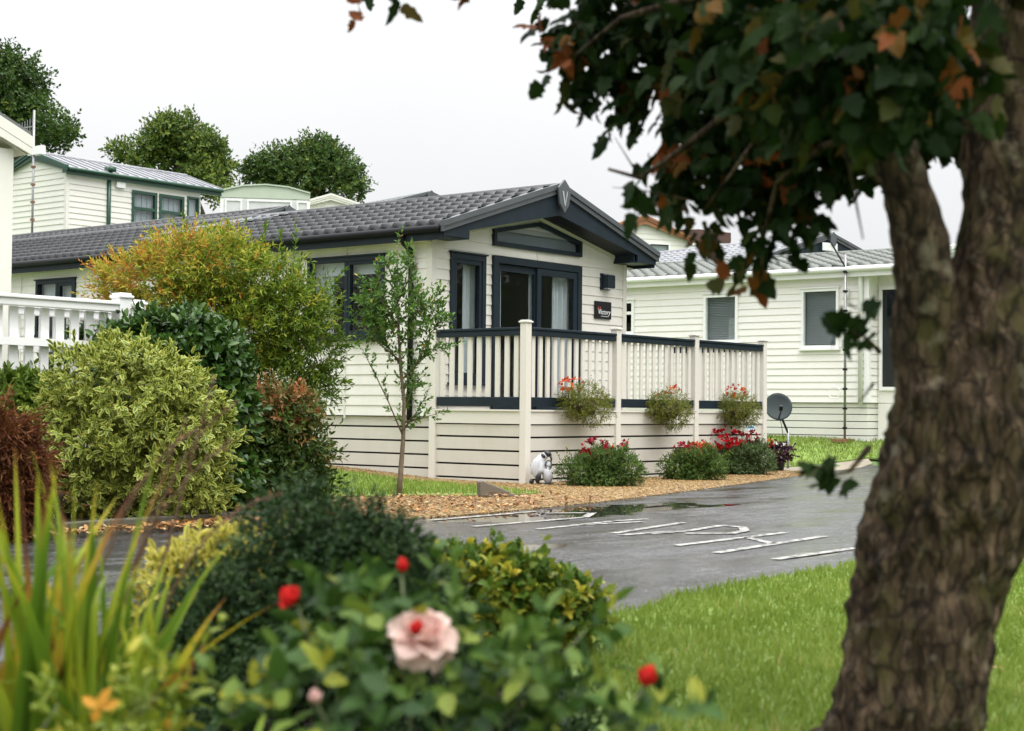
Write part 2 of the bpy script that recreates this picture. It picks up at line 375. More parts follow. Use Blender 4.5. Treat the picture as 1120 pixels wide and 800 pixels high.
class MB:
    def __init__(s): s.v = []; s.f = []
    def add(s, vs, fs):
        n = len(s.v); s.v.extend([tuple(map(float, q)) for q in vs]); s.f.extend([tuple(i + n for i in f) for f in fs])
    def box(s, a, b):
        x0, y0, z0 = a; x1, y1, z1 = b
        s.add([(x0, y0, z0), (x1, y0, z0), (x1, y1, z0), (x0, y1, z0), (x0, y0, z1), (x1, y0, z1), (x1, y1, z1), (x0, y1, z1)],
              [(0, 3, 2, 1), (4, 5, 6, 7), (0, 1, 5, 4), (1, 2, 6, 5), (2, 3, 7, 6), (3, 0, 4, 7)])
    def obox(s, O, du, dn, u0, u1, n0, n1, z0, z1):
        """box on a wall: u along, n outward, z up"""
        O = np.array(O, float); du = np.array(du, float); dn = np.array(dn, float); k = np.array((0, 0, 1.))
        P = lambda u, n, z: O + du * u + dn * n + k * z
        s.add([P(u0, n0, z0), P(u1, n0, z0), P(u1, n1, z0), P(u0, n1, z0), P(u0, n0, z1), P(u1, n0, z1), P(u1, n1, z1), P(u0, n1, z1)],
              [(0, 3, 2, 1), (4, 5, 6, 7), (0, 1, 5, 4), (1, 2, 6, 5), (2, 3, 7, 6), (3, 0, 4, 7)])
    def prism(s, poly, vec):
        """closed polygon (3-D points) pushed along vec"""
        n = len(poly); P = [np.array(p, float) for p in poly]; V = np.array(vec, float)
        s.add(P + [p + V for p in P], [tuple(range(n))[::-1], tuple(range(n, 2 * n))] + [(i, (i + 1) % n, (i + 1) % n + n, i + n) for i in range(n)])
    def tube(s, pts, rad, n=8, caps=True):
        pts = [Vector(tuple(map(float, p))) for p in pts]
        if isinstance(rad, (int, float)): rad = [rad] * len(pts)
        base = len(s.v); ref = None
        for i, p in enumerate(pts):
            t = (pts[min(i + 1, len(pts) - 1)] - pts[max(i - 1, 0)]).normalized()
            if ref is None:
                ref = t.orthogonal().normalized()
            ref = (ref - t * ref.dot(t)).normalized(); b2 = t.cross(ref)
            for k in range(n):
                a = 2 * PI * k / n
                q = p + (ref * math.cos(a) + b2 * math.sin(a)) * rad[i]; s.v.append(tuple(q))
        for i in range(len(pts) - 1):
            for k in range(n):
                s.f.append((base + i * n + k, base + i * n + (k + 1) % n, base + (i + 1) * n + (k + 1) % n, base + (i + 1) * n + k))
        if caps:
            s.f.append(tuple(base + k for k in range(n))[::-1]); s.f.append(tuple(base + (len(pts) - 1) * n + k for k in range(n)))
    def lathe(s, c, prof, n=16, sx=1, sy=1):
        base = len(s.v)
        for r, z in prof:
            for k in range(n):
                a = 2 * PI * k / n; s.v.append((c[0] + r * math.cos(a) * sx, c[1] + r * math.sin(a) * sy, c[2] + z))
        for i in range(len(prof) - 1):
            for k in range(n):
                s.f.append((base + i * n + k, base + i * n + (k + 1) % n, base + (i + 1) * n + (k + 1) % n, base + (i + 1) * n + k))
    def build(s, name, material, parent=None, smooth=False, bevel=0.):
        me = bpy.data.meshes.new(name); me.from_pydata(s.v, [], s.f); me.update()
        q = bmesh.new(); q.from_mesh(me); bmesh.ops.recalc_face_normals(q, faces=q.faces[:]); q.to_mesh(me); q.free()
        if smooth:
            me.polygons.foreach_set('use_smooth', [True] * len(me.polygons))
        o = link_mesh(name, me, material, parent)
        if bevel > 0:
            b = o.modifiers.new('bevel', 'BEVEL'); b.width = bevel; b.segments = 2; b.limit_method = 'ANGLE'; b.angle_limit = .7
        return o


TEMPL = {
    'field': ([(.4, 0, -.03), (0, 0, 0), (0, .18, .02), (.10, .40, -.03), (.28, .34, .03), (.42, .47, -.05), (.56, .30, .02), (.78, .22, .0), (1, 0, -.14),
               (.78, -.22, .0), (.56, -.30, .02), (.42, -.47, -.05), (.28, -.34, .03), (.10, -.40, -.03), (0, -.18, .02)],
              [(0, i, i + 1) for i in range(1, 14)] + [(0, 14, 1)], [0] + [1] * 14),
    'quad': ([(0, 0, 0), (.5, .5, .1), (1, 0, -.06), (.5, -.5, .1)], [(0, 3, 2), (0, 2, 1)], [.3, 1, .7, 1]),
    'oval': ([(0, 0, 0), (.32, .44, .07), (.72, .38, .04), (1, 0, -.1), (.72, -.38, .04), (.32, -.44, .07), (.35, 0, 0), (.7, 0, -.03)],
             [(0, 6, 1), (1, 6, 7, 2), (2, 7, 3), (0, 5, 6), (5, 4, 7, 6), (4, 3, 7)], [.3, 1, 1, 1, 1, 1, 0, 0]),
    'lobed': ([(.34, 0, .0), (0, 0, 0), (-.04, .2, .02), (.02, .48, -.04), (.26, .36, .03), (.46, .60, -.06), (.54, .30, .02), (.74, .27, .0), (1, 0, -.12),
               (.74, -.27, .0), (.54, -.30, .02), (.46, -.60, -.06), (.26, -.36, .03), (.02, -.48, -.04), (-.04, -.2, .02)],
              [(0, i, i + 1) for i in range(1, 14)] + [(0, 14, 1)], [0] + [1] * 14),
    'rose': ([(0, 0, 0), (.22, .36, .06), (.55, .44, .05), (.85, .24, -.03), (1, 0, -.12), (.85, -.24, -.03), (.55, -.44, .05), (.22, -.36, .06), (.3, 0, -.02), (.65, 0, -.05)],
             [(0, 8, 1), (1, 8, 9, 2), (2, 9, 3), (3, 9, 4), (0, 7, 8), (7, 6, 9, 8), (6, 5, 9), (5, 4, 9)], [.3, 1, 1, 1, 1, 1, 1, 1, 0, 0]),
    'blade': ([(0, .5, 0), (0, -.5, 0), (.5, -.4, .06), (.5, .4, .06), (1, 0, .22)], [(0, 1, 2, 3), (3, 2, 4)], [0, 0, .4, .4, 1]),
    'pebble': ([(1, 0, 0), (-1, 0, 0), (0, .8, 0), (0, -.8, 0), (0, 0, .6), (.6, .5, .3), (-.6, .5, .3), (-.6, -.5, .3), (.6, -.5, .3)],
               [(0, 5, 4, 8), (5, 2, 6, 4), (4, 6, 1, 7), (8, 4, 7, 3), (0, 2, 5), (2, 1, 6), (1, 3, 7), (3, 0, 8)], [0] * 9),
}


def nrm(a): return a / np.maximum(np.linalg.norm(a, axis=-1, keepdims=True), 1e-9)


def arr_mesh(name, V, faces_t, nT, K, rnd, edg, material, parent, smooth=False):
    """N copies of one template of K verts"""
    me = bpy.data.meshes.new(name)
    N = nT
    me.vertices.add(N * K); me.vertices.foreach_set('co', V.astype(np.float32).ravel())
    lens = np.array([len(f) for f in faces_t]); flat = np.concatenate([np.array(f) for f in faces_t])
    li = (flat[None, :] + (np.arange(N) * K)[:, None]).ravel()
    me.loops.add(len(li)); me.loops.foreach_set('vertex_index', li.astype(np.int32))
    starts1 = np.concatenate([[0], np.cumsum(lens)[:-1]])
    starts = (starts1[None, :] + (np.arange(N) * lens.sum())[:, None]).ravel()
    me.polygons.add(len(starts)); me.polygons.foreach_set('loop_start', starts.astype(np.int32))
    me.polygons.foreach_set('loop_total', np.tile(lens, N).astype(np.int32))
    me.update(calc_edges=True)
    a = me.attributes.new('rnd', 'FLOAT', 'POINT'); a.data.foreach_set('value', np.repeat(rnd, K).astype(np.float32) if len(rnd) == N else rnd.astype(np.float32))
    if edg is not None:
        e = me.attributes.new('edg', 'FLOAT', 'POINT'); e.data.foreach_set('value', np.tile(edg, N).astype(np.float32))
    if smooth: me.polygons.foreach_set('use_smooth', np.ones(len(starts), bool))
    me.validate()
    return link_mesh(name, me, material, parent)


def leaves(name, P, X, Nn, L, W, rnd, shape, material, parent):
    T, Fc, E = TEMPL[shape]; T = np.array(T, float); K = len(T)
    P = np.asarray(P, float); X = nrm(np.asarray(X, float)); S = nrm(np.cross(Nn, X)); Z = np.cross(X, S)
    n = len(P); L = np.broadcast_to(L, (n,)); W = np.broadcast_to(W, (n,))
    curl = RNG.normal(0, .12, n)
    V = (P[:, None, :] + X[:, None, :] * (T[None, :, 0:1] * L[:, None, None]) + S[:, None, :] * (T[None, :, 1:2] * W[:, None, None])
         + Z[:, None, :] * ((T[None, :, 2:3] - (curl[:, None] * T[None, :, 0] ** 2)[:, :, None]) * L[:, None, None]))
    return arr_mesh(name, V.reshape(-1, 3), Fc, n, K, np.clip(rnd, 0, 1), np.array(E, float), material, parent)


def rdir(n):
    d = RNG.normal(size=(n, 3)); return nrm(d)


def shell(blobs, n, lo=.72, hi=1.04, zmin=.02, power=.6, lump=.22, freq=2.6):
    """points in the outer layer of a union of ellipsoids, with outward normals"""
    B = np.array([list(c) + list(r) for c, r in blobs], float)
    ar = (B[:, 3] * B[:, 4] + B[:, 4] * B[:, 5] + B[:, 3] * B[:, 5]); ar = ar / ar.sum()
    Ps = []; Ns = []; got = 0
    for _ in range(60):
        m = max(200, int((n - got) * 2))
        k = RNG.choice(len(B), m, p=ar); d = rdir(m)
        rr = lo + (hi - lo) * RNG.random(m) ** power
        if lump:
            sz = max(.09, B[:, 3:].mean() * freq ** -1 * 1.6)
            nzv = np.array([mnoise.noise(tuple(v)) for v in (B[k, :3] + d * B[k, 3:]) / sz])
            rr = rr * (1 + lump * 1.5 * nzv)
        p = B[k, :3] + d * B[k, 3:] * rr[:, None]
        nn = nrm(d / B[k, 3:])
        q = ((p[:, None, :] - B[None, :, :3]) / B[None, :, 3:]); q = (q ** 2).sum(2)
        q[np.arange(m), k] = 9
        ok = (q.min(1) > (lo * .9) ** 2) & (p[:, 2] > zmin)
        Ps.append(p[ok]); Ns.append(nn[ok]); got += ok.sum()
        if got >= n: break
    P = np.concatenate(Ps)[:n]; N = np.concatenate(Ns)[:n]
    return P, N


def sprig(P0, D, slen, m, ang=.9, jit=.25, up=.35):
    """m leaves spiralling up each short shoot; returns leaf base points, axes, normals and the shoot index"""
    n = len(P0); D = nrm(D)
    ref = np.where(np.abs(D[:, 2:3]) > .9, np.array([[1., 0, 0]]), np.array([[0, 0, 1.]]))
    A = nrm(np.cross(D, ref)); Bv = np.cross(D, A)
    t = np.linspace(.1, 1, m)[None, :].repeat(n, 0) + RNG.normal(0, .05, (n, m))
    ph = (np.arange(m) * 2.4)[None, :] + RNG.random((n, 1)) * 6.28
    rad = A[:, None, :] * np.cos(ph)[..., None] + Bv[:, None, :] * np.sin(ph)[..., None]
    aa = ang * (1.25 - .7 * t) + RNG.normal(0, jit, (n, m))
    slen = np.broadcast_to(slen, (n,))
    P = P0[:, None, :] + D[:, None, :] * (t * slen[:, None])[..., None]
    X = D[:, None, :] * np.cos(aa)[..., None] + rad * np.sin(aa)[..., None]
    Nn = D[:, None, :] * np.sin(aa)[..., None] - rad * np.cos(aa)[..., None]
    Nn = Nn + np.array([0, 0, up]) + RNG.normal(0, .15, Nn.shape)
    idx = np.repeat(np.arange(n), m)
    return P.reshape(-1, 3), X.reshape(-1, 3), Nn.reshape(-1, 3), idx


def bush(root, blobs, nspr, m, slen, L, W, material, shape='oval', stem=None, inner=.35, ang=.9, upb=.25, rb=.5, zmin=.02, part='foliage', colorfn=None, nstem=7, base=None, droop=0., lo=.78, stem_r=.012, lump=.22):
    P, N = shell(blobs, nspr, lo=lo, zmin=zmin, lump=lump)
    D = nrm(N + np.array([0, 0, upb - droop]) + RNG.normal(0, .3, N.shape))
    ni = int(nspr * inner)
    if ni:
        Pi, Ni = shell(blobs, ni, lo=.25, hi=.8, zmin=zmin); P2 = np.concatenate([P, Pi]); D2 = np.concatenate([D, nrm(Ni + RNG.normal(0, .5, Ni.shape))])
    else: P2, D2 = P, D
    far = np.where(RNG.random(len(P2)) < .05, 1.6, 1.) if part != 'crown' else 1.
    lp, lx, ln, idx = sprig(P2, D2, slen * far * RNG.uniform(.6, 1.3, len(P2)), m, ang)
    shoot = np.clip(RNG.normal(rb, .22, len(P2)), 0, 1)
    if colorfn is not None: shoot = colorfn(P2, shoot)
    r = np.clip(shoot[idx] + RNG.normal(0, .1, len(idx)), 0, 1)
    s = RNG.uniform(.7, 1.2, len(idx))
    o = leaves(part, lp, lx, ln, L * s, W * s, r, shape, material, root)
    if stem is not None and nstem:
        mb = MB(); c = np.mean([b[0] for b in blobs], 0); base = np.array(base if base is not None else (c[0], c[1], 0))
        for k in range(nstem):
            e = P[RNG.integers(len(P))] * .95 + c * .05
            b0 = base + np.array([*RNG.normal(0, .05, 2), 0]); mid = (b0 + e) / 2 + RNG.normal(0, .06, 3) + np.array([0, 0, .08])
            mb.tube([b0, (b0 + mid) / 2 + RNG.normal(0, .02, 3), mid, e], [stem_r * 1.5, stem_r * 1.2, stem_r, stem_r * .4], 6)
        mb.build('stems', stem, root, True)
    return o


# ------------------------------------------------------------------ house helpers
def siding(mb, O, du, dn, zb0, zt, pitch, ufn, openings, lip=.012, phase=0.):
    """lapped boards: ufn(z)->(u0,u1); openings (u0,u1,z0,z1) are left free"""
    O = np.array(O, float); du = np.array(du, float); dn = np.array(dn, float); K = np.array((0, 0, 1.))
    zs = []
    k = 0
    bounds = []
    z = zb0
    while z < zt - 1e-4:
        z1 = min(z + pitch, zt); bounds.append((z, z1)); z = z1
    for (za, zb) in bounds:
        cuts = sorted({za, zb} | {q for o in openings for q in (o[2], o[3]) if za < q < zb})
        for a, b in zip(cuts[:-1], cuts[1:]):
            oa = lip * (1 - (a - za) / pitch); ob = lip * (1 - (b - za) / pitch)
            ua = ufn(a); ub = ufn(b)
            ops = sorted([(o[0], o[1]) for o in openings if o[2] < b - 1e-6 and o[3] > a + 1e-6])
            segs = []
            cur = (ua[0], ub[0])
            for (p, q) in ops:
                segs.append((cur, (p, p))); cur = (q, q)
            segs.append((cur, (ua[1], ub[1])))
            for (l, r) in segs:
                if r[0] - l[0] < 1e-3 and r[1] - l[1] < 1e-3: continue
                r = (max(r[0], l[0]), max(r[1], l[1]))
                P = lambda u, n, zz: O + du * u + dn * n + K * zz
                mb.add([P(l[0], oa, a), P(r[0], oa, a), P(r[1], ob, b), P(l[1], ob, b)], [(0, 1, 2, 3)])
                if abs(a - za) < 1e-6:
                    mb.add([P(l[0], 0, a), P(r[0], 0, a), P(r[0], oa, a), P(l[0], oa, a)], [(0, 1, 2, 3)])


def window(parent, O, du, dn, u0, u1, z0, z1, fmat, fw=.055, mull=(), trans=(), cover=None, cmat=None, glass=None, sill=True, name='window', proud=.035, leaf=None):
    """frame part with its panes (and curtain or blind) as sub-parts"""
    mb = MB()
    B = lambda a, b, c, d, n0=-.05, n1=proud: mb.obox(O, du, dn, a, b, n0, n1, c, d)
    B(u0, u1, z1 - fw, z1); B(u0, u1, z0, z0 + fw); B(u0, u0 + fw, z0 + fw, z1 - fw); B(u1 - fw, u1, z0 + fw, z1 - fw)
    ms = [u0 + fw / 2] + list(mull) + [u1 - fw / 2]
    for q in mull: B(q - fw / 2, q + fw / 2, z0 + fw, z1 - fw, -.05, proud - .006)
    for (a, b, zz) in trans: B(a + fw * .5, b - fw * .5, zz - fw / 2, zz + fw / 2, -.05, proud - .003)
    # opening sashes
    for i, (a, b) in enumerate(zip(ms[:-1], ms[1:])):
        if leaf and i in leaf:
            s = fw * .75; a2 = a + fw / 2; b2 = b - fw / 2; t0 = z0 + fw; t1 = z1 - fw
            for q in ((a2, b2, t1 - s, t1), (a2, b2, t0, t0 + s), (a2, a2 + s, t0 + s, t1 - s), (b2 - s, b2, t0 + s, t1 - s)):
                B(*q, -.04, proud - .012)
    if sill: mb.obox(O, du, dn, u0 - .03, u1 + .03, -.01, proud + .035, z0 - .035, z0 - .002)
    if sill: mb.obox(O, du, dn, u0 - .02, u1 + .02, -.01, proud + .02, z1 + .002, z1 + .022)
    fr = mb.build(name, fmat, parent)
    for a, b in zip(ms[:-1], ms[1:]):
        g = MB(); g.obox(O, du, dn, a + fw / 2 - .01, b - fw / 2 + .01, -.012, -.006, z0 + fw - .01, z1 - fw + .01)
        g.build('pane', glass or M['glass'], fr)
    if cover:
        for (kind, a, b, c, d) in cover:
            c_ = MB()
            if kind == 'curtain':
                n = max(12, int((b - a) / .018)); O3 = np.array(O, float); vs = []; 
                for i in range(n + 1):
                    u = a + (b - a) * i / n; off = -.14 + .022 * math.sin(i * 1.15) + .008 * math.sin(i * .43 + 1)
                    for zz in (c, d): vs.append(O3 + np.array(du) * u + np.array(dn) * off + np.array((0, 0, zz)))
                c_.add(vs, [(2 * i, 2 * i + 2, 2 * i + 3, 2 * i + 1) for i in range(n)])
                c_.build('curtain', cmat or M['curtain'], fr, True)
            elif kind == 'vblind':
                u = a
                while u < b:
                    c_.obox(O, du, dn, u, min(u + .075, b), -.11, -.10 + .012 * ((int(u / .085)) % 2), c, d); u += .085
                c_.build('vertical_blind', cmat or M['blind'], fr)
            elif kind == 'blind':
                zz = c
                while zz < d:
                    c_.obox(O, du, dn, a, b, -.10, -.075, zz, zz + .012); zz += .03
                c_.build('blind', cmat or M['blind'], fr)
            else:
                c_.obox(O, du, dn, a, b, -.12, -.10, c, d); c_.build('roller_blind', cmat or M['blind_w'], fr)
    return fr


def tile_roof(mb, e0, along, Ln, up, S, nor, pitch, course, amp, step=.03, spp=8):
    e0 = np.array(e0, float); al = np.array(along, float); up = np.array(up, float); nor = np.array(nor, float)
    n = int(Ln / pitch * spp)
    a = np.linspace(0, Ln, n + 1); t = 2 * PI * a / pitch
    h = amp * (np.cos(t) + .28 * np.cos(2 * t + .5))
    k = 0; s = 0.
    while s < S - .01:
        s1 = min(s + course + .02, S)
        jl = .004 * np.sin(a * 3.1 + k)
        lo = e0 + al * a[:, None] + up * s + nor * (h + step + .004)[:, None]
        lo2 = e0 + al * a[:, None] + up * (s + .004) + nor * (h * .9 - .012)[:, None]
        hi = e0 + al * a[:, None] + up * s1 + nor * (h + .006)[:, None]
        b = len(mb.v); mb.v.extend(map(tuple, np.concatenate([lo2, lo, hi])))
        N1 = n + 1
        for i in range(n):
            mb.f.append((b + i, b + i + 1, b + N1 + i + 1, b + N1 + i)); mb.f.append((b + N1 + i, b + N1 + i + 1, b + 2 * N1 + i + 1, b + 2 * N1 + i))
        s += course; k += 1


FACE = {'left': lambda W: ((0, 0, 0), (0, 1, 0), (-1, 0, 0)), 'right': lambda W: ((W, 0, 0), (0, 1, 0), (1, 0, 0)), 'front': lambda W: ((0, 0, 0), (1, 0, 0), (0, -1, 0))}


def house(root, W, L, zs, z0r, sl, osd, of, ob, mt, pitch=.13, wins=(), tile=(.2, .33, .022), corner=True, gable_open=(), skirt_gaps=(), step=.03, spp=8, ridge_r=.06, barge=(.1, .3), zbot=-.3, lip=.012, gapw=.011, gapmat=None):
    """lodge or caravan shell in its own axes: width X 0..W, length Y 0..L, gable at Y=0"""
    zr = lambda x: z0r + sl * (min(x, W - x) + osd)          # roof plane
    ztop = zr(0) - .05
    openL = [(w['u0'], w['u1'], w['z0'], w['z1']) for w in wins if w['face'] == 'left']
    openR = [(w['u0'], w['u1'], w['z0'], w['z1']) for w in wins if w['face'] == 'right']
    openF = [(w['u0'], w['u1'], w['z0'], w['z1']) for w in wins if w['face'] == 'front'] + list(gable_open)
    mb = MB()
    siding(mb, *FACE['left'](W), zs, ztop, pitch, lambda z: (0, L), openL, lip)
    siding(mb, *FACE['right'](W), zs, ztop, pitch, lambda z: (0, L), openR, lip)
    siding(mb, (0, L, 0), (1, 0, 0), (0, 1, 0), zs, ztop, pitch * 2, lambda z: (0, W), [], lip)
    mb.add([(0, L, ztop), (W, L, ztop), (W / 2, L, zr(W / 2) - .05)], [(0, 1, 2)])
    mb.add([(0, 0, zs), (W, 0, zs), (W, L, zs), (0, L, zs)], [(0, 1, 2, 3)])
    mb.build('wall', mt['wall'], root)
    g = MB()
    def uf(z):
        if z <= ztop: return (0, W)
        x = min(W / 2, (z + .05 - z0r) / sl - osd); return (x, W - x)
    siding(g, *FACE['front'](W), zs, zr(W / 2) - .055, pitch, uf, openF, lip)
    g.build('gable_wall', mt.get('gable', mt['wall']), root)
    if corner:
        c = MB()
        for x in (0, W):
            s = -1 if x == 0 else 1
            c.box((min(x, x + s * .016), -.016, zs + .002), (max(x, x + s * .016), .075, ztop - .01))
            xa, xb = (x - .0, x + .07) if x == 0 else (x - .07, x)
            c.box((xa, -.0155, zs + .003), (xb, -.001, ztop - .012))
        c.build('corner_trim', mt.get('corner', mt['wall']), root)
    # skirting
    s = MB()
    gs = list(skirt_gaps)
    zz = [zbot] + gs + [zs - .012]
    for a, b in zip(zz[:-1], zz[1:]):
        a2 = a + (gapw if a != zbot else 0); b2 = b - (gapw if b in gs else 0)
        s.box((.03, .03, a2), (.05, L - .03, b2)); s.box((W - .05, .03, a2), (W - .03, L - .03, b2)); s.box((.05, .03, a2), (W - .05, .05, b2))
    s.build('skirting', mt['skirt'], root)
    if gs:
        d = MB(); d.box((.09, .09, zbot), (W - .09, L - .09, zs - .05)); d.build('underfloor', gapmat or M['gap'], root)
    # roof
    Y0 = -of; Ln = L + of + ob; S = math.hypot(W / 2 + osd, sl * (W / 2 + osd)); c_ = 1 / math.hypot(1, sl); s_ = sl * c_
    rf = MB()
    if tile:
        tile_roof(rf, (-osd, Y0, z0r), (0, 1, 0), Ln, (c_, 0, s_), S, (-s_, 0, c_), *tile, step, spp)
        tile_roof(rf, (W + osd, Y0, z0r), (0, 1, 0), Ln, (-c_, 0, s_), S, (s_, 0, c_), *tile, step, spp)
    else:
        for sg, x in ((1, -osd), (-1, W + osd)):
            n = int(Ln / .3)
            rf.prism([(x, Y0, z0r), (W / 2, Y0, zr(W / 2)), (W / 2, Y0, zr(W / 2) + .02), (x, Y0, z0r + .02)], (0, Ln, 0))
            for i in range(n + 1):
                y = Y0 + i * Ln / n
                rf.prism([(x, y, z0r + .02), (W / 2, y, zr(W / 2) + .02), (W / 2, y, zr(W / 2) + .05), (x, y, z0r + .05)], (0, .03, 0))
    r = rf.build('roof', mt['roof'], root, bool(tile))
    if tile:
        me = r.data
    u = MB()
    for x, xo in ((-osd + .02, 1), (W + osd - .02, -1)):
        zx = z0r + sl * .02
        u.prism([(x, Y0 + .02, zx - .045), (W / 2, Y0 + .02, zr(W / 2) - .045), (W / 2, Y0 + .02, zr(W / 2) - .02), (x, Y0 + .02, zx - .02)], (0, Ln - .04, 0))
    u.build('roof_underside', mt.get('under', mt['trim']), root)
    rg = MB(); rg.tube([(W / 2, Y0 + .03, zr(W / 2) + .012), (W / 2, Y0 + Ln, zr(W / 2) + .012)], ridge_r, 10); rg.build('ridge_cap', mt['roof'], r, True)
    # eave fascia, soffit and gutter
    for nm, x, s in (('l', -osd, 1), ('r', W + osd, -1)):
        f = MB(); xa, xb = sorted((x + s * .0, x + s * .022)); f.box((xa, Y0 + .02, z0r - .165), (xb, Y0 + Ln, z0r - .012)); f.build('fascia', mt['trim'], root)
        f = MB(); xa, xb = sorted((x + s * .024, (0 if s > 0 else W) - s * .004)); f.box((xa, .0, z0r - .16), (xb, L + ob - .03, z0r - .148)); f.build('soffit', mt.get('soffit', mt['trim']), root)
        f = MB(); f.tube([(x - s * .045, Y0 + .04, z0r - .035), (x - s * .045, Y0 + Ln, z0r - .03)], .048, 10); f.build('gutter', mt.get('gutter', mt['trim']), root, True)
    for w in wins:
        w = dict(w); O, du, dn = FACE[w.pop('face')](W)
        window(root, O, du, dn, w.pop('u0'), w.pop('u1'), w.pop('z0'), w.pop('z1'), w.pop('fmat', mt['trim']), **w)
    return zr


def bargeboard(root, W, of, zr, osd, capmat, facmat, cap=(.06, -.07), bot_apex=.36, bot_end=.0, ret=.48, name='bargeboard', zend=None, t=.03):
    """two sloping boards on the gable overhang: a ribbed capping and a deeper board under it"""
    za = zr(W / 2); ze = zr(-osd)
    c = MB(); f = MB(); X0 = -osd - .04; Y = -of
    zl = lambda x: zr(x)
    sl = (za - ze) / (W / 2 + osd); zx0 = ze - sl * .04
    for sx in (0, 1):
        mx = (lambda p: p) if sx == 0 else (lambda p: (W - p[0], p[1], p[2]))
        P = lambda x, y, z: mx((x, y, z))
        # capping: two ribs
        c.prism([P(X0, Y - .05, zx0 + .07), P(W / 2, Y - .05, za + .07), P(W / 2, Y - .05, za + .0), P(X0, Y - .05, zx0 + .0)], (0, .09, 0))
        c.prism([P(X0, Y - .03, zx0 - .004), P(W / 2, Y - .03, za - .004), P(W / 2, Y - .03, za - .065), P(X0, Y - .03, zx0 - .065)], (0, .05, 0))
        xr = X0 + ret
        f.prism([P(X0 + .04, Y, zx0 - .03), P(W / 2, Y, za - .03), P(W / 2, Y, za - bot_apex), P(xr, Y, bot_end + .10), P(xr, Y, bot_end), P(X0 + .04, Y, bot_end)], (0, t, 0))
    cc = c.build('bargeboard_capping', capmat, root)
    ff = f.build(name, facmat, root)
    return ff


def text_mesh(body, size, shear=0., ext=.002):
    cu = bpy.data.curves.new('t', 'FONT'); cu.body = body; cu.size = size; cu.shear = shear; cu.extrude = ext; cu.align_x = 'CENTER'; cu.resolution_u = 3
    o = bpy.data.objects.new('t', cu); COL.objects.link(o)
    dg = bpy.context.evaluated_depsgraph_get(); me = bpy.data.meshes.new_from_object(o.evaluated_get(dg))
    bpy.data.objects.remove(o); bpy.data.curves.remove(cu)
    return me

# ================================================================== GROUND
import bmesh


def HB(x, y):
    """terrain plus the low rise of the planting strip by the lodge's long side"""
    x = np.asarray(x, float); y = np.asarray(y, float)
    return H(x, y) + .11 * sm(.9, 3.4, y) * sm(-4.2, -1.2, x) * (1 - sm(.2, 1.5, x))


def sheet(name, poly, dz, material, cuts=5, edge=0.):
    bm = bmesh.new()
    vs = [bm.verts.new((p[0], p[1], 0)) for p in poly]
    bm.faces.new(vs); bmesh.ops.triangulate(bm, faces=bm.faces[:])
    bmesh.ops.subdivide_edges(bm, edges=bm.edges[:], cuts=cuts, use_grid_fill=True)
    bmesh.ops.triangulate(bm, faces=bm.faces[:])
    for v in bm.verts: v.co.z = float(HB(v.co.x, v.co.y)) + dz
    if edge > 0:
        be = [e for e in bm.edges if e.is_boundary]
        r = bmesh.ops.extrude_edge_only(bm, edges=be)
        for v in [g for g in r['geom'] if isinstance(g, bmesh.types.BMVert)]: v.co.z -= edge
    bmesh.ops.recalc_face_normals(bm, faces=bm.faces[:])
    me = bpy.data.meshes.new(name); bm.to_mesh(me); bm.free()
    if me.polygons[0].normal.z < 0: me.flip_normals()
    o = link_mesh(name, me, material); o['kind'] = 'structure'
    return o


def inpoly(P, poly):
    x, y = P[:, 0], P[:, 1]; c = np.zeros(len(P), bool); n = len(poly)
    for i in range(n):
        x0, y0 = poly[i][:2]; x1, y1 = poly[i - 1][:2]
        m = ((y0 > y) != (y1 > y)) & (x < (x1 - x0) * (y - y0) / ((y1 - y0) + 1e-12) + x0); c ^= m
    return c


def scatter(poly, n):
    a = np.array(poly)[:, :2]; lo, hi = a.min(0), a.max(0); out = []
    got = 0
    while got < n:
        p = lo + (hi - lo) * RNG.random((n * 2, 2)); p = p[inpoly(p, poly)]; out.append(p); got += len(p)
    return np.concatenate(out)[:n]


# base terrain, fine near, coarse far
gx = np.concatenate([[-400, -150, -60], np.arange(-32, 62, 1.5), [80, 120, 200, 400]])
gy = np.concatenate([[-400, -150, -60], np.arange(-32, 62, 1.5), [80, 120, 200, 400]])
XX, YY = np.meshgrid(gx, gy, indexing='ij'); ZZ = H(XX, YY) - .03
me = bpy.data.meshes.new('ground'); nx, ny = len(gx), len(gy)
me.from_pydata(np.stack([XX, YY, ZZ], -1).reshape(-1, 3).tolist(), [], [(i * ny + j, (i + 1) * ny + j, (i + 1) * ny + j + 1, i * ny + j + 1) for i in range(nx - 1) for j in range(ny - 1)])
me.polygons.foreach_set('use_smooth', [True] * len(me.polygons))
tag(link_mesh('ground', me, M['ground']), kind='structure')

EDGE = [(-14, -3.2), (-9.5, -2.75), (-7.6, -2.5), (-6.6, -2.5), (-5.9, -2.75), (-5.17, -2.98), (-4.2, -2.97), (-3.28, -2.86), (-2.3, -2.72), (-1.34, -2.5), (.3, -2.14), (2.4, -1.62), (4.45, -1.08), (6.2, -.62), (8.2, -.35)]
g = lambda x, y: tuple(gnd(x, y)[:2])
LAWN_E = [g(618, 722), g(640, 692), g(665, 683), g(700, 675), g(745, 661), g(800, 648), g(860, 638), g(920, 627), g(990, 612), g(1050, 597), (-2.6, -7.4), (.5, -7.6), (5, -7.0), (9, -5.6)]
road_poly = [(-16, -3.3)] + EDGE + [(8.6, -3.2), (9.5, -5.5), (7, -8), (-2, -9), (-12, -9), (-16, -9)]
sheet('road', road_poly, .004, M['road'], 6)
LAWN = LAWN_E + [(14, -5.4), (16, -14), (4, -22), (-10, -22), (-14.5, -14.5), (-13.2, -10.8), (-11.6, -9.3)]
sheet('lawn', LAWN, .035, M['turf'], 5, .06)
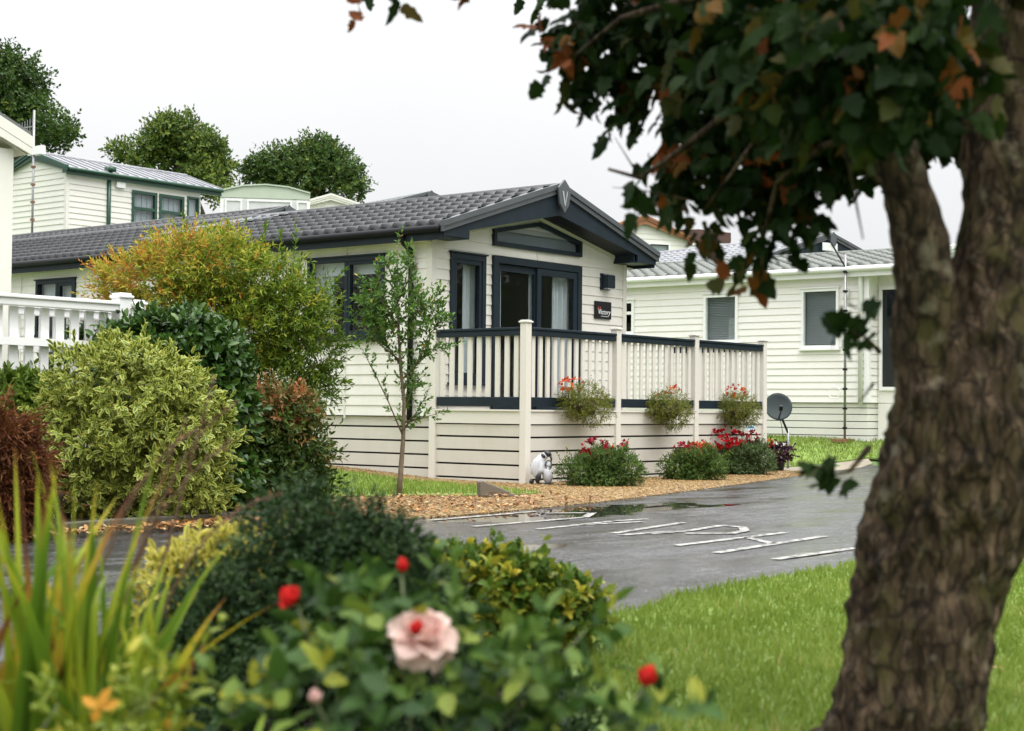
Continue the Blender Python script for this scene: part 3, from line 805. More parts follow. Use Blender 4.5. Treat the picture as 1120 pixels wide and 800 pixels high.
far_lawn = [(8.2, -.28), (9.96, .3), (9.96, 9), (14, 12), (6, 12), (5.6, 2), (5.7, .35)]
sheet('far_lawn', [(8.7, -.1), (5.9, .75), (5.7, 9), (9.97, 9), (9.97, .5), (16, .4), (16, -5), (9.6, -5)], .03, M['turf'], 6, .03)
sheet('path', [(6.2, -.6), (5.7, .45), (5.9, .72), (8.65, -.12), (8.3, -.36)], .016, M['paving'], 3, .02)
gravel_poly = EDGE[4:14] + [(5.75, .4), (5.45, .3), (5.4, .0), (.0, .0), (.04, 1.4), (.04, 6.5), (-4.6, 6.5), (-4.9, .2), (-5.5, -.6), (-6.0, -1.5)]
sheet('gravel_strip', gravel_poly, .012, M['gravel'], 6, .02)
grass_poly = [(-4.1, -.1), (-3.55, -.62), (-2.75, -1.1), (-2.1, -1.55), (-1.55, -1.45), (-1.5, -.95), (-1.15, -.2), (-.85, .7), (-.6, 1.6), (-.5, 6.2), (-4.4, 6.2), (-4.5, 1)]
sheet('grass_patch', grass_poly, .026, M['turf'], 5, .02)
soil_poly = [(-14, -3.0), (-9.5, -2.55), (-7.6, -2.3), (-6.5, -2.28), (-5.95, -1.55), (-5.45, -.55), (-4.85, .25), (-4.6, 5), (-14, 5)]
sheet('soil_bed', soil_poly, .055, M['soil'], 5, .07)
front_soil = [(-14.0, -7.3), (-11.5, -7.0), (-9.7, -7.1), (-9.55, -7.55), (-10.1, -8.1), (-11.0, -8.8), (-12.0, -9.7), (-12.7, -10.6), (-13.6, -11.4), (-16, -9.5)]
sheet('front_soil_bed', front_soil, .05, M['soil'], 5, .07)
# kerb stones along the planted bed
kb = MB()
KP = [(-9.5, -2.66), (-7.62, -2.40), (-6.55, -2.38), (-5.95, -2.62)]
for a, b in zip(KP[:-1], KP[1:]):
    d = np.array(b) - a; Lk = np.linalg.norm(d); d /= Lk; nrm2 = np.array((-d[1], d[0])); n = max(1, int(Lk / .6))
    for i in range(n):
        p = np.array(a) + d * (i * Lk / n + .006); q = np.array(a) + d * ((i + 1) * Lk / n - .006)
        kb.prism([(*p, -.05), (*q, -.05), (*(q + nrm2 * .1), -.05), (*(p + nrm2 * .1), -.05)], (0, 0, .05 + .085))
tag(kb.build('kerb', mat('mossy_kerb_stone', (.075, .07, .05), .9, .3, 6, .4, 30), None, False, .008), kind='structure')


# loose stones of the gravel strip
def pebbles(name, poly, n, size, dz, material):
    p = scatter(poly, n); z = HB(p[:, 0], p[:, 1]) + dz
    T, Fc, E = TEMPL['pebble']; T = np.array(T); K = len(T)
    s = size * RNG.uniform(.5, 1.3, n); a = RNG.random(n) * 6.28
    ca, sa = np.cos(a)[:, None], np.sin(a)[:, None]; asp = RNG.uniform(.6, 1., (n, 1))
    V = np.stack([ca * T[None, :, 0] - sa * T[None, :, 1] * asp, sa * T[None, :, 0] + ca * T[None, :, 1] * asp, np.broadcast_to(T[None, :, 2], (n, K)) * RNG.uniform(.6, 1.1, (n, 1))], -1) * s[:, None, None]
    V += np.stack([p[:, 0], p[:, 1], z], -1)[:, None, :]
    o = arr_mesh(name, V.reshape(-1, 3), Fc, n, K, RNG.random(n), None, material, None)
    o['kind'] = 'stuff'; return o


o = pebbles('gravel_stones', [q for q in gravel_poly], 26000, .017, .012, M['pebble']); tag(o, 'golden brown stone chips spread along the deck and roadside', 'gravel')


def grass_blades(name, P, h, w, lab, z0=.03, zf=HB):
    n = len(P); z = zf(P[:, 0], P[:, 1]) + z0
    X = nrm(np.stack([RNG.normal(0, .38, n), RNG.normal(0, .38, n), np.ones(n)], -1)); Nn = rdir(n)
    patch = np.array([mnoise.noise((a * .9, b * .9, 0)) for a, b in P[:, :2]])
    patch2 = np.array([mnoise.noise((a * 3.1, b * 3.1, 5)) for a, b in P[:, :2]])
    r = np.clip(.40 + .42 * patch + .30 * patch2 + RNG.normal(0, .2, n), 0, 1)
    hh = h * RNG.uniform(.5, 1.25, n) * (1 + .25 * patch2)
    o = leaves(name, np.stack([P[:, 0], P[:, 1], z], -1), X, Nn, hh, w * RNG.uniform(.7, 1.3, n), r, 'blade', M['grass'], None)
    return tag(o, lab, 'grass', None, 'stuff')


# dense near the camera side of the lawn, thinner further off
near = [p for p in LAWN_E[:11]] + [(-2.6, -9.5), (-5, -11.5), (-9.8, -11.2), (-11.9, -9.6), (-11.0, -9.0)]
P1 = scatter(near, 120000)
d1 = (P1[:, 0] - CAM[0]) * .779 + (P1[:, 1] - CAM[1]) * .626
P1 = P1[RNG.random(len(P1)) < np.clip(5.5 / d1, .25, 1)]
P2 = scatter([(-2.6, -7.4), (.5, -7.6), (5, -7.0), (9, -5.6), (14, -5.4), (12, -10), (-2.6, -9.5)], 16000)
grass_blades('lawn_grass', np.concatenate([P1, P2]), .05, .0075, 'bright green mown grass of the front lawn')
grass_blades('patch_grass', scatter(grass_poly, 22000), .055, .008, 'small green grass patch beside the lodge skirting', .024)
grass_blades('far_grass', scatter([(8.7, -.1), (5.9, .75), (5.7, 6), (9.97, 6), (9.97, .5), (14, .4), (14, -4), (9.6, -5)], 26000), .06, .014, 'grass bank in front of the white neighbouring lodge', .028)

# fallen leaves
lp = np.concatenate([scatter([(-8.6, -2.75), (-6.3, -2.75), (-5.9, -3.0), (-5.9, -2.7), (-6.6, -2.36), (-8.6, -2.55)], 900), scatter([(-5.9, -2.75), (-4.6, -3.1), (-2.2, -2.8), (-2.2, -1.6), (-4.3, -.6), (-5.6, -1.0)], 1100), scatter(grass_poly, 60), scatter(near, 110)])
n = len(lp); zz = HB(lp[:, 0], lp[:, 1]) + .035 + .02 * RNG.random(n)
X = rdir(n); X[:, 2] *= .25
tag(leaves('fallen_leaves', np.stack([lp[:, 0], lp[:, 1], zz], -1), X, rdir(n) * .35 + np.array([0, 0, 1]), .05, .03, RNG.random(n), 'oval', M['litter'], None), 'brown fallen leaves lying along the bed edge and gravel', 'fallen leaves', None, 'stuff')


# road lettering: long strokes laid across the wet tarmac
def stroke(mb, pts, w, z=.009):
    pts = [np.array(p[:2], float) for p in pts]
    for i, (a, b) in enumerate(zip(pts[:-1], pts[1:])):
        d = (b - a) / np.linalg.norm(b - a); nn = np.array((-d[1], d[0])) * w / 2
        e = d * w * .25
        mb.add([(*(a - nn - e), z + .0004 * i), (*(b - nn + e), z + .0004 * i), (*(b + nn + e), z + .0004 * i), (*(a + nn - e), z + .0004 * i)], [(0, 1, 2, 3)])


for strokes in ([[(474, 570), (586, 560.5)]], [[(520, 577), (640, 567)], [(640, 567), (648, 562)], [(600, 562.5), (648, 562)]],
                [[(590, 580), (672, 571)], [(672, 571), (706, 569)], [(640, 575), (700, 572)]], [[(672, 584.5), (746, 573)], [(680, 586.5), (735, 582.5)]],
                [[(712, 585), (752, 582), (790, 576), (812, 578), (815, 582), (800, 585), (752, 585)]],
                [[(741, 598), (857, 584)], [(785, 606), (900, 588)], [(817, 589), (845, 596)]], [[(850, 613), (935, 601)]]):
    mb = MB()
    for s in strokes: stroke(mb, [gnd(*p) for p in s], .07)
    tag(mb.build('road_marking', M['paint'], None), kind='structure')

# ================================================================== MAIN LODGE
D0 = 1.483
lodge = empty('lodge', (0, D0, 0), 0, 'cream single storey lodge with dark tiled roof and navy window frames', 'lodge')
W = 4.163; LL = 12.6
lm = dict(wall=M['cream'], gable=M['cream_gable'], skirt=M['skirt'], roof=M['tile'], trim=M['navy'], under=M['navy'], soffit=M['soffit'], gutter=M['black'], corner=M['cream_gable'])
SL = .311; Z0 = 3.075; OS = .212
yy = lambda y: y - D0
wins = [
    dict(face='left', u0=yy(2.26), u1=yy(3.64), z0=1.76, z1=2.80, fmat=M['navy'], mull=[yy(2.93)], leaf=[0], cover=[('curtain', yy(3.3), yy(3.62), 1.8, 2.78), ('roller', yy(2.3), yy(3.62), 2.58, 2.78)], cmat=None),
    dict(face='left', u0=yy(8.68), u1=yy(9.69), z0=1.95, z1=2.79, fmat=M['navy'], mull=[yy(9.15)], leaf=[0], cover=[('roller', yy(8.72), yy(9.66), 2.45, 2.76)]),
    dict(face='front', u0=.33, u1=1.01, z0=1.2, z1=2.815, fmat=M['navy'], fw=.07, leaf=[0], cover=[('curtain', .38, .56, 1.24, 2.8), ('curtain', .74, .97, 1.24, 2.8)]),
]
GOP = [(1.155, 3.05, .80, 2.84)]
zr = house(lodge, W, LL, .777, Z0, SL, OS, D0 - 1.10, .25, lm, .13, wins, (.2, .345, .03), True, GOP + [(1.155, 3.05, 2.985, 3.18)], (.142, .308, .472, .64), .048, 8)
fm = bargeboard(lodge, W, D0 - 1.10, zr, OS, M['navy_l'], M['navy'], bot_apex=.36, bot_end=2.955, ret=.5)
# boxed eave returns at the two gable corners
b = MB()
b.box((-OS + .03, -.383 + .035, 2.95), (.30, -.004, 2.975)); b.box((W - .30, -.383 + .035, 2.95), (W + OS - .03, -.004, 2.975))
b.box((.272, -.35, 2.977), (.298, -.02, 3.09)); b.box((W - .298, -.35, 2.977), (W - .272, -.02, 3.09))
b.build('eave_return', M['navy'], lodge)
b = MB()
for s in (0, 1):
    mx = (lambda x: x) if s == 0 else (lambda x: W - x)
    zs0 = zr(W / 2) - .345; zs1 = 2.955 + .11
    b.prism([(mx(.31), -.35, zs1), (mx(W / 2), -.35, zs0), (mx(W / 2), -.35, zs0 + .02), (mx(.31), -.35, zs1 + .02)], (0, .345, 0))
b.build('gable_soffit', M['black'], lodge)  # black instead of trim navy: the unlit shade is put into the colour
# gable moulding under the soffit
b = MB()
for s in (0, 1):
    mx = (lambda x: x) if s == 0 else (lambda x: W - x)
    b.prism([(mx(.31), -.014, 2.955 + .06), (mx(W / 2), -.014, zr(W / 2) - .395), (mx(W / 2), -.014, zr(W / 2) - .347), (mx(.31), -.014, 2.955 + .108)], (0, -.022, 0))
b.build('gable_moulding', M['soffit'], lodge)
# shield finial with its letter
sh = MB(); cx = W / 2; Y = -.383
za = zr(W / 2)
sh.prism([(cx - .135, Y - .055, za - .01), (cx - .10, Y - .055, za - .22), (cx, Y - .055, za - .34), (cx + .10, Y - .055, za - .22), (cx + .135, Y - .055, za - .01), (cx, Y - .055, za + .11)], (0, -.035, 0))
fin = sh.build('finial', M['navy_l'], lodge, False, .008)
v = MB()
v.prism([(cx - .065, Y - .092, za - .05), (cx - .035, Y - .092, za - .05), (cx + .012, Y - .092, za - .24), (cx - .012, Y - .092, za - .24)], (0, -.006, 0))
v.prism([(cx + .035, Y - .092, za - .05), (cx + .055, Y - .092, za - .05), (cx + .014, Y - .092, za - .2), (cx + .002, Y - .092, za - .215)], (0, -.006, 0))
v.build('finial_letter', mat('dull_silver', (.34, .35, .36), .5, .05), fin)
# pentagon transom window
GZ = lambda x: 3.18 + (3.355 - 3.18) * (1 - abs(x - 2.103) / .948)
def ring(mb, x0, x1, zb, zs_, za_, fw, y0, y1):
    xm = (x0 + x1) / 2
    sl_ = (za_ - zs_) / (xm - x0)
    mb.prism([(x0, y0, zb), (x1, y0, zb), (x1, y0, zb + fw), (x0, y0, zb + fw)], (0, y1 - y0, 0))
    mb.prism([(x0, y0, zb + fw), (x0 + fw, y0, zb + fw), (x0 + fw, y0, zs_ + sl_ * fw - fw * 1.02), (x0, y0, zs_ - fw * 1.02)], (0, y1 - y0, 0))
    mb.prism([(x1, y0, zb + fw), (x1 - fw, y0, zb + fw), (x1 - fw, y0, zs_ + sl_ * fw - fw * 1.02), (x1, y0, zs_ - fw * 1.02)], (0, y1 - y0, 0))
    mb.prism([(x0, y0, zs_ - fw), (xm, y0, za_ - fw), (xm, y0, za_), (x0, y0, zs_)], (0, y1 - y0, 0))
    mb.prism([(xm, y0, za_ - fw), (x1, y0, zs_ - fw), (x1, y0, zs_), (xm, y0, za_)], (0, y1 - y0, 0))
b = MB(); ring(b, 1.15, 3.056, 2.975, 3.185, 3.365, .055, -.05, .03)
tf = b.build('gable_window', M['navy'], lodge)
b = MB(); b.prism([(1.19, -.016, 3.01), (3.02, -.016, 3.01), (3.02, -.016, 3.16), (2.103, -.016, 3.33), (1.19, -.016, 3.16)], (0, .006, 0)); b.build('pane', M['glass_p'], tf)
b = MB(); b.prism([(1.19, .03, 3.0), (3.02, .03, 3.0), (3.02, .03, 3.17), (2.103, .03, 3.34), (1.19, .03, 3.17)], (0, .02, 0)); b.build('transom_sky_tone', mat('sky_tone_grey', (.36, .38, .40), .6, .05, 3), tf)  # added sheet; its grey stands in for sky reflected in the transom
# patio doors
FD = FACE['front'](W)
d = MB(); Bx = lambda a, b_, c, e, n0=-.06, n1=.05: d.obox(*FD, a, b_, n0, n1, c, e)
Bx(1.15, 3.055, 2.755, 2.845); Bx(1.15, 1.245, .79, 2.755); Bx(2.965, 3.055, .79, 2.755); Bx(1.245, 2.965, .79, .85)
dr = d.build('patio_door', M['navy'], lodge)
for i, (a, b_) in enumerate(((1.25, 2.13), (2.07, 2.96))):
    q = MB(); n0, n1 = ((-.035, .0) if i == 0 else (.005, .038)); s = .085
    for r in ((a, b_, .86, .86 + s), (a, b_, 2.745 - s, 2.745), (a, a + s, .86 + s, 2.745 - s), (b_ - s, b_, .86 + s, 2.745 - s)): q.obox(*FD, r[0], r[1], n0, n1, r[2], r[3])
    lf = q.build('door_leaf', M['navy'], lodge)
    q = MB(); q.obox(*FD, a + s - .01, b_ - s + .01, n0 + .012, n0 + .018, .86 + s - .01, 2.745 - s + .01); q.build('pane', M['glass'], lf)
    if i == 1:
        q = MB(); q.obox(*FD, a + .025, a + .055, n1 + .001, n1 + .04, 1.72, 1.95); q.build('handle', M['metal'], lf)
def drape(name, u0, u1, z0, z1, par, off=-.2, O=FD[0]):
    mb = MB(); n = max(16, int((u1 - u0) / .014)); vs = []
    for i in range(n + 1):
        u = u0 + (u1 - u0) * i / n; o_ = off + .03 * math.sin(i * .95) + .012 * math.sin(i * .37 + 1)
        for z in (z0, z1): vs.append((u, -o_, z))
    mb.add(vs, [(2 * i, 2 * i + 2, 2 * i + 3, 2 * i + 1) for i in range(n)]); mb.build(name, M['curtain'], par, True)
drape('curtain', 2.58, 2.97, .86, 2.72, dr, -.12); drape('curtain', 1.36, 1.46, .86, 2.72, dr, -.12); drape('curtain', 2.06, 2.20, .86, 2.72, dr, -.12)
# room behind the glass: floor, back partition, sofa-like block
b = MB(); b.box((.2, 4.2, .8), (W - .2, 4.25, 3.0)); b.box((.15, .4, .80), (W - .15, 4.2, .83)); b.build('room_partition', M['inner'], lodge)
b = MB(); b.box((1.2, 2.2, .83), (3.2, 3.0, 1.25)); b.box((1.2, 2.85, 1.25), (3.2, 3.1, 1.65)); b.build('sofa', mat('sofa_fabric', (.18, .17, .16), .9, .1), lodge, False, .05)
# downpipe on the long side
b = MB(); yd = yy(1.77)
b.tube([(-.25, yd, 3.03), (-.25, yd, 2.98), (-.20, yd, 2.90), (-.075, yd, 2.82), (-.06, yd, 2.74), (-.06, yd, .70)], .036, 10)
for z in (2.6, 1.9, 1.2): b.obox((0, 0, 0), (0, 1, 0), (-1, 0, 0), yd - .06, yd + .06, .014, .045, z, z + .03)
b.build('downpipe', M['black'], lodge, True)
# panel joints and drip rail
for y in (2.94, 6.6, 10.1):
    b = MB(); b.obox((0, 0, 0), (0, 1, 0), (-1, 0, 0), yy(y) - .011, yy(y) + .011, .0, .019, .74 if y < 6 else .78, 1.72 if y < 4 else 3.0); b.build('joint_strip', M['cream_gable'], lodge)
b = MB(); b.obox((0, 0, 0), (0, 1, 0), (-1, 0, 0), yy(2.94) - .009, yy(2.94) + .009, .0, .018, 2.83, 3.0); b.build('joint_strip', M['cream_gable'], lodge)
b = MB(); b.obox((0, 0, 0), (1, 0, 0), (0, -1, 0), 2.09, 2.108, .0, .018, 2.86, 2.965); b.build('joint_strip', M['cream_gable'], lodge)
# roof flashing strip and roof valley on the long slope
b = MB(); c_ = 1 / math.hypot(1, SL); s_ = SL * c_
def onroof(x, y, h): return np.array((x, yy(y), Z0 + SL * (x + OS))) + np.array((-s_, 0, c_)) * h
for x0, x1, y0, y1, m in ((0, 0, 0, 0, 0),):
    b.add([onroof(.55, 7.6, .065), onroof(2.0, 5.75, .065), onroof(2.0, 6.05, .065), onroof(.55, 7.95, .065)], [(0, 1, 2, 3)])
    b.add([onroof(.55, 7.95, .069), onroof(2.0, 6.05, .069), onroof(2.0, 6.65, .069), onroof(1.2, 7.95, .069)], [(0, 1, 2, 3)])
b.build('roof_flashing', M['navy_l'], lodge)
# wall lamp
b = MB(); b.obox(*FD, 3.53, 3.76, .002, .03, 2.56, 2.79); b.obox(*FD, 3.555, 3.735, .03, .13, 2.585, 2.765)
wl = b.build('wall_lamp', M['navy'], lodge, False, .006)
b = MB(); b.obox(*FD, 3.575, 3.715, .04, .12, 2.768, 2.782); b.obox(*FD, 3.575, 3.715, .04, .12, 2.567, 2.582); b.build('lamp_lens', M['lampglass'], wl)
# name plate beside the door
npl = empty('name_plate', (3.585, D0 - .022, 2.27), 0, 'black square name plate with silver script beside the patio doors', 'sign')
b = MB(); b.box((-.195, -.012, -.12), (.195, 0.012, .125)); b.build('plate', M['sign'], npl, False, .006)
t = text_mesh('Victory', .10, .3); o = link_mesh('lettering', t, M['letter'], npl); o.rotation_euler = (PI / 2, 0, 0); o.location = (.01, -.0145, -.055)
b = MB(); b.box((-.06, -.0155, -.09), (.12, -.0125, -.078)); b.build('underline', M['lampglass'], npl)
b = MB()
for k, (x0, s) in enumerate(((-.13, 1), (-.085, .8))):
    b.prism([(x0 - .022 * s, -.0135, .02), (x0 - .002, -.0135, .03 + .0), (x0 + .018 * s, -.0135, .055 * s + .01), (x0 + .006, -.0135, .01)], (0, -.003, 0))
b.build('red_mark', M['redmark'], npl)

# ================================================================== DECK
deck = empty('deck', (0, 0, 0), 0, 'raised beige deck with navy handrails in front of the cream lodge', 'deck')
BY = 5.5 / 3
fl = MB()
y = .03
while y < D0 - .03: fl.box((.02, y, .835), (5.46, min(y + .138, D0 - .03), .858)); y += .145
fl.build('deck_floor', mat('grey_deck_plank', (.22, .21, .195), .6, .1, 4), deck)
und = MB(); und.box((.06, .05, 0), (5.42, D0 - .05, .82)); und.build('under_deck', M['gap'], deck)
GAPS = [.051, .216, .381, .543]
sk = MB(); zz = [-.1] + GAPS + [.69]
for a, b_ in zip(zz[:-1], zz[1:]):
    a2 = a + (.011 if a > 0 else 0); b2 = b_ - (.011 if b_ in GAPS else .004)
    sk.box((.0, -.018, a2), (5.5, .004, b2)); sk.box((-.018, .01, a2), (.004, D0 - .01, b2)); sk.box((5.496, .01, a2), (5.518, D0, b2))
sk.build('deck_skirting', M['deckpvc'], deck)
ft = MB()
ft.box((.0, -.034, .70), (5.5, -.004, .845)); ft.box((-.034, .0, .70), (-.004, D0 - .01, .845)); ft.box((5.504, 0, .70), (5.534, D0, .845))
ft.box((.0, -.05, .847), (5.5, .02, .868)); ft.box((-.05, .022, .847), (.02, D0 - .01, .868))
ft.build('deck_edge_trim', M['post'], deck)
def post(x, y, h=1.88, w=.049):
    p = MB(); p.box((x - w, y - w, -.12), (x + w, y + w, h)); po = p.build('post', M['post'], deck, False, .006)
    c = MB(); c.box((x - w - .014, y - w - .014, h + .001), (x + w + .014, y + w + .014, h + .022)); c.prism([(x - w, y - w, h + .022), (x + w, y - w, h + .022), (x + w, y + w, h + .022), (x - w, y + w, h + .022)], (0, 0, .012))
    c.build('post_cap', M['post'], po, False, .004)
for k in range(4): post(k * BY, 0)
post(5.5, D0 + .1); post(0, D0 - .07, 1.80)
def rail_run(a, b_, nbal):
    a = np.array(a, float); b_ = np.array(b_, float); d = b_ - a; Ln = np.linalg.norm(d); d /= Ln; n = np.array((d[1], -d[0], 0))
    r = MB(); r.obox(a, d, n, .063, Ln - .063, -.045, .045, 1.735, 1.80); r.obox(a, d, n, .063, Ln - .063, -.058, .058, 1.801, 1.832); r.build('handrail', M['navy'], deck, False, .006)
    r = MB(); r.obox(a, d, n, .063, Ln - .063, -.035, .035, .905, 1.015); r.build('bottom_rail', M['navy'], deck, False, .005)
    for k in range(nbal):
        u = .063 + (Ln - .126) * (k + .5) / nbal
        q = MB(); q.obox(a, d, n, u - .032, u + .032, -.012, .012, 1.0155, 1.7345); q.build('baluster', M['post'], deck)
rail_run((0, D0 - .07, 0), (0, 0, 0), 9)
for k in range(3): rail_run((k * BY, 0, 0), ((k + 1) * BY, 0, 0), 12)
rail_run((5.5, 0, 0), (5.5, D0 + .1, 0), 10)
b = MB(); b.box((5.02, -.0215, .60), (5.26, -.0185, .68)); st = b.build('sticker', M['sticker'], deck)
b = MB(); b.box((5.06, -.0235, .636), (5.22, -.022, .66)); b.build('sticker_band', mat('blue_ink', (.05, .16, .25), .5, .05), st)


# ================================================================== PLANTS BY THE DECK
def onY(x, y, Y):
    d = F_ + (x - 560) / FPX * R_ - (y - 400) / FPX * U_
    return CAM + d * ((Y - CAM[1]) / d[1])


def flowers(root, blobs, n, size, material, part='flowers', petals=5):
    size = size * .82; n = max(6, int(n * .8))
    P, N = shell(blobs, n, .6, 1.05, zmin=-9)
    D = nrm(N + np.array([0, 0, .3]) + RNG.normal(0, .35, N.shape))
    lp, lx, ln, idx = sprig(P, D, size * .25, petals, 1.05, .2, 0)
    r = np.clip(RNG.random(n)[idx] * .8 + RNG.normal(.1, .1, len(idx)), 0, 1)
    leaves(part, lp, lx, ln, size * RNG.uniform(.7, 1.2, len(idx)), size * .8, r, 'oval', material, root)


BK = [((640, 441), .36, 'l_basket', 'f_coral', 'rail basket of trailing green foliage with orange red flowers, nearest the deck corner', (620, 424, .15)),
      ((731, 446), .30, 'l_basket', 'f_coral', 'rail basket of trailing foliage with few red flowers, middle of three on the deck', (726, 430, .07)),
      ((808, 447), .30, 'l_basket', 'f_coral', 'rail basket with upright coral flowers at the far right deck panel', (800, 431, .15))]
for (px, py), r, lf, ff, lab, (fx, fy, fr) in BK:
    c = onY(px, py, -.20)
    t = empty('hanging_basket', c, 0, lab, 'flower basket', 'flower baskets hung on the deck rail')
    b = MB(); b.lathe((0, .02, -.16), [(.02, 0), (.11, .02), (.16, .09), (.18, .17), (.165, .17), (.13, .05)], 14); b.build('basket', M['basket'], t, True)
    b = MB()
    for x in (-.12, .12): b.tube([(x, .12, -.02), (x, .16, .06), (x, .16, .12)], .006, 6)
    b.build('bracket', M['black'], t)
    bush(t, [((0, 0, .03), (r, .19, .17)), ((.1 * r / .3, -.03, -.07), (r * .75, .17, .16)), ((-.12 * r / .3, 0, 0), (r * .6, .17, .15))], 620, 7, .07, .032, .009, M['l_basket'], 'quad', None, .4, 1.0, .1, .5, -9, droop=.25)
    f = onY(fx, fy, -.20) - c
    flowers(t, [((f[0] + .1, 0, f[2] + .03), (max(.16, fr * 1.2), .12, max(.06, fr * .55)))], 26 if fr > .1 else 12, .045, M[ff])

def bed_clump(px, py, w, h, label, leafm, parts, extra=None, name='flower_clump'):
    c = gnd(px, py); c[2] = HB(c[0], c[1]) + .012
    c = c + np.array((.20, .25, 0))
    t = empty(name, c, 0, label, 'flowering plant', 'flowering clumps along the foot of the deck')
    rt = np.array((.626, -.779, 0)); k = np.array((0, 0, 1.))
    bl = [(tuple(rt * q * w), (w * .26, w * .28, h * s)) for q, s in ((-.22, .85), (0, 1.), (.2, .9))]
    bl = [((a[0], a[1], b_[2] * .55), (b_[0], b_[1], b_[2] * .6)) for a, b_ in bl]
    bush(t, bl, 1900, 8, .06, .032, .011, M[leafm], 'quad', M['stem'], .4, .9, .35, .5, .01, stem_r=.004, lump=.4)
    for (fx, fz, fw, fh, n, size, fmat) in parts:
        p = rt * fx * w
        flowers(t, [((p[0], p[1], fz), (fw, fw, fh))], n, size, M[fmat])
        st = MB()
        for q in range(6):
            e = np.array((p[0], p[1], fz)) + RNG.normal(0, 1, 3) * (fw * .5, fw * .5, fh * .3); st.tube([(p[0] * .6, p[1] * .6, .03), e], .004, 5)
        st.build('flower_stalks', M['stem'], t)
    if extra: extra(t, rt, w)
    return t

def shoots(t, rt, w):
    """taller leafy shoots above the mound"""
    P = np.array([rt * -.52 * w + (0, 0, .22), rt * -.46 * w + (0, 0, .26), rt * .26 * w + (0, 0, .3), rt * .3 * w + (0, 0, .34)])
    lp, lx, ln, idx = sprig(P, np.array([[-.3, .3, .8], [-.1, .1, 1], [0, 0, 1], [.1, -.1, 1]]), .17, 12, .9)
    leaves('shoots', lp, lx, ln, .04, .018, RNG.random(len(lp)), 'oval', M['l_bed'], t)

bed_clump(668, 534, .86, .34, 'round green clump with red flowers on top, beside the bird statue', 'l_bed', [(-.10, .43, .17, .10, 75, .045, 'f_crimson'), (.05, .38, .1, .06, 20, .042, 'f_coral'), (.27, .46, .05, .07, 14, .04, 'f_crimson')], shoots)
bed_clump(768, 527, .72, .33, 'low clump mixing red flowers and amber leaves, middle of the deck front', 'l_bed', [(-.14, .36, .12, .10, 60, .045, 'f_crimson'), (.12, .37, .16, .11, 70, .046, 'f_coral'), (.12, .17, .14, .12, 90, .055, 'l_orange'), (-.4, .27, .05, .06, 8, .04, 'f_white')])
bed_clump(826, 521, .70, .36, 'grey green mound with a tall mass of crimson flowers, near the deck end post', 'l_grey', [(-.38, .47, .25, .15, 150, .05, 'f_red'), (.12, .50, .08, .1, 30, .045, 'f_crimson'), (-.45, .22, .2, .16, 110, .06, 'l_bed')])
# pot of white flowers beyond the end post
c = gnd(851, 514); c = c * 0 + at(851, 513, 22.9); c[2] = HB(c[0], c[1]) + .012
pt = empty('flower_pot', c, 0, 'dark pot of purple leaves with white and coral flowers past the deck end post', 'flower pot')
b = MB(); b.lathe((0, 0, 0), [(.001, 0), (.08, 0), (.11, .17), (.12, .17), (.12, .19), (.10, .19), (.09, .15), (.001, .15)], 16); b.build('pot', M['pot'], pt, True)
bush(pt, [((0, 0, .26), (.15, .15, .11))], 130, 7, .06, .045, .03, M['l_purple'], 'oval', None, .3)
flowers(pt, [((.03, -.05, .34), (.15, .15, .07))], 24, .045, M['f_white']); flowers(pt, [((-.09, .1, .40), (.05, .06, .04))], 12, .05, M['f_coral'])


# ------------------------------------------------------------------ bird statue
def skin_body(name, verts, edges, radii, material, parent, sub=2):
    me = bpy.data.meshes.new(name); me.from_pydata([tuple(v) for v in verts], edges, [])
    o = link_mesh(name, me, None, parent)
    s = o.modifiers.new('skin', 'SKIN'); s.use_smooth_shade = True
    for i, r in enumerate(radii):
        sv = me.skin_vertices[0].data[i]; sv.radius = r if isinstance(r, tuple) else (r, r); sv.use_root = (i == 0)
    u = o.modifiers.new('sub', 'SUBSURF'); u.levels = sub; u.render_levels = sub
    dg = bpy.context.evaluated_depsgraph_get(); me2 = bpy.data.meshes.new_from_object(o.evaluated_get(dg))
    o.modifiers.clear(); o.data = me2; me2.materials.clear(); me2.materials.append(material)
    return o


c = gnd(591, 531) ; c = c + np.array((.02, -.0, 0.012))
bird = empty('bird_statue', c, math.atan2(-.779, .626), 'small white and grey statue of a hunched penguin beside the deck corner post', 'statue')
# local x runs to the viewer's right
S_ = .39 / .38
body = skin_body('body', [(-.03, 0, .10), (-.045, 0, .17), (-.035, 0, .24), (.0, 0, .30), (.045, -.01, .335), (.075, -.02, .335)], [(0, 1), (1, 2), (2, 3), (3, 4), (4, 5)], [(.105, .10), (.112, .105), (.095, .09), (.06, .06), (.042, .042), (.036, .036)], M['bird_w'], bird)
b = MB(); 
def blob_mesh(mb, c, r, n=14, m=10, tilt=0.):
    base = len(mb.v); ct, st_ = math.cos(tilt), math.sin(tilt)
    for i in range(m + 1):
        th = PI * i / m
        for k in range(n):
            ph = 2 * PI * k / n; x = r[0] * math.sin(th) * math.cos(ph); y_ = r[1] * math.sin(th) * math.sin(ph); z = r[2] * math.cos(th)
            mb.v.append((c[0] + x * ct + z * st_, c[1] + y_, c[2] - x * st_ + z * ct))
    for i in range(m):
        for k in range(n): mb.f.append((base + i * n + k, base + i * n + (k + 1) % n, base + (i + 1) * n + (k + 1) % n, base + (i + 1) * n + k))
blob_mesh(b, (.070, -.02, .352), (.046, .04, .034), tilt=.5); blob_mesh(b, (.018, -.03, .325), (.034, .035, .024), tilt=.9); b.build('head_cap', M['bird_b'], bird, True)
b = MB(); b.tube([(.10, -.025, .335), (.112, -.03, .29), (.105, -.035, .235)], [.016, .012, .003], 8); b.build('beak', M['bird_b'], bird, True)
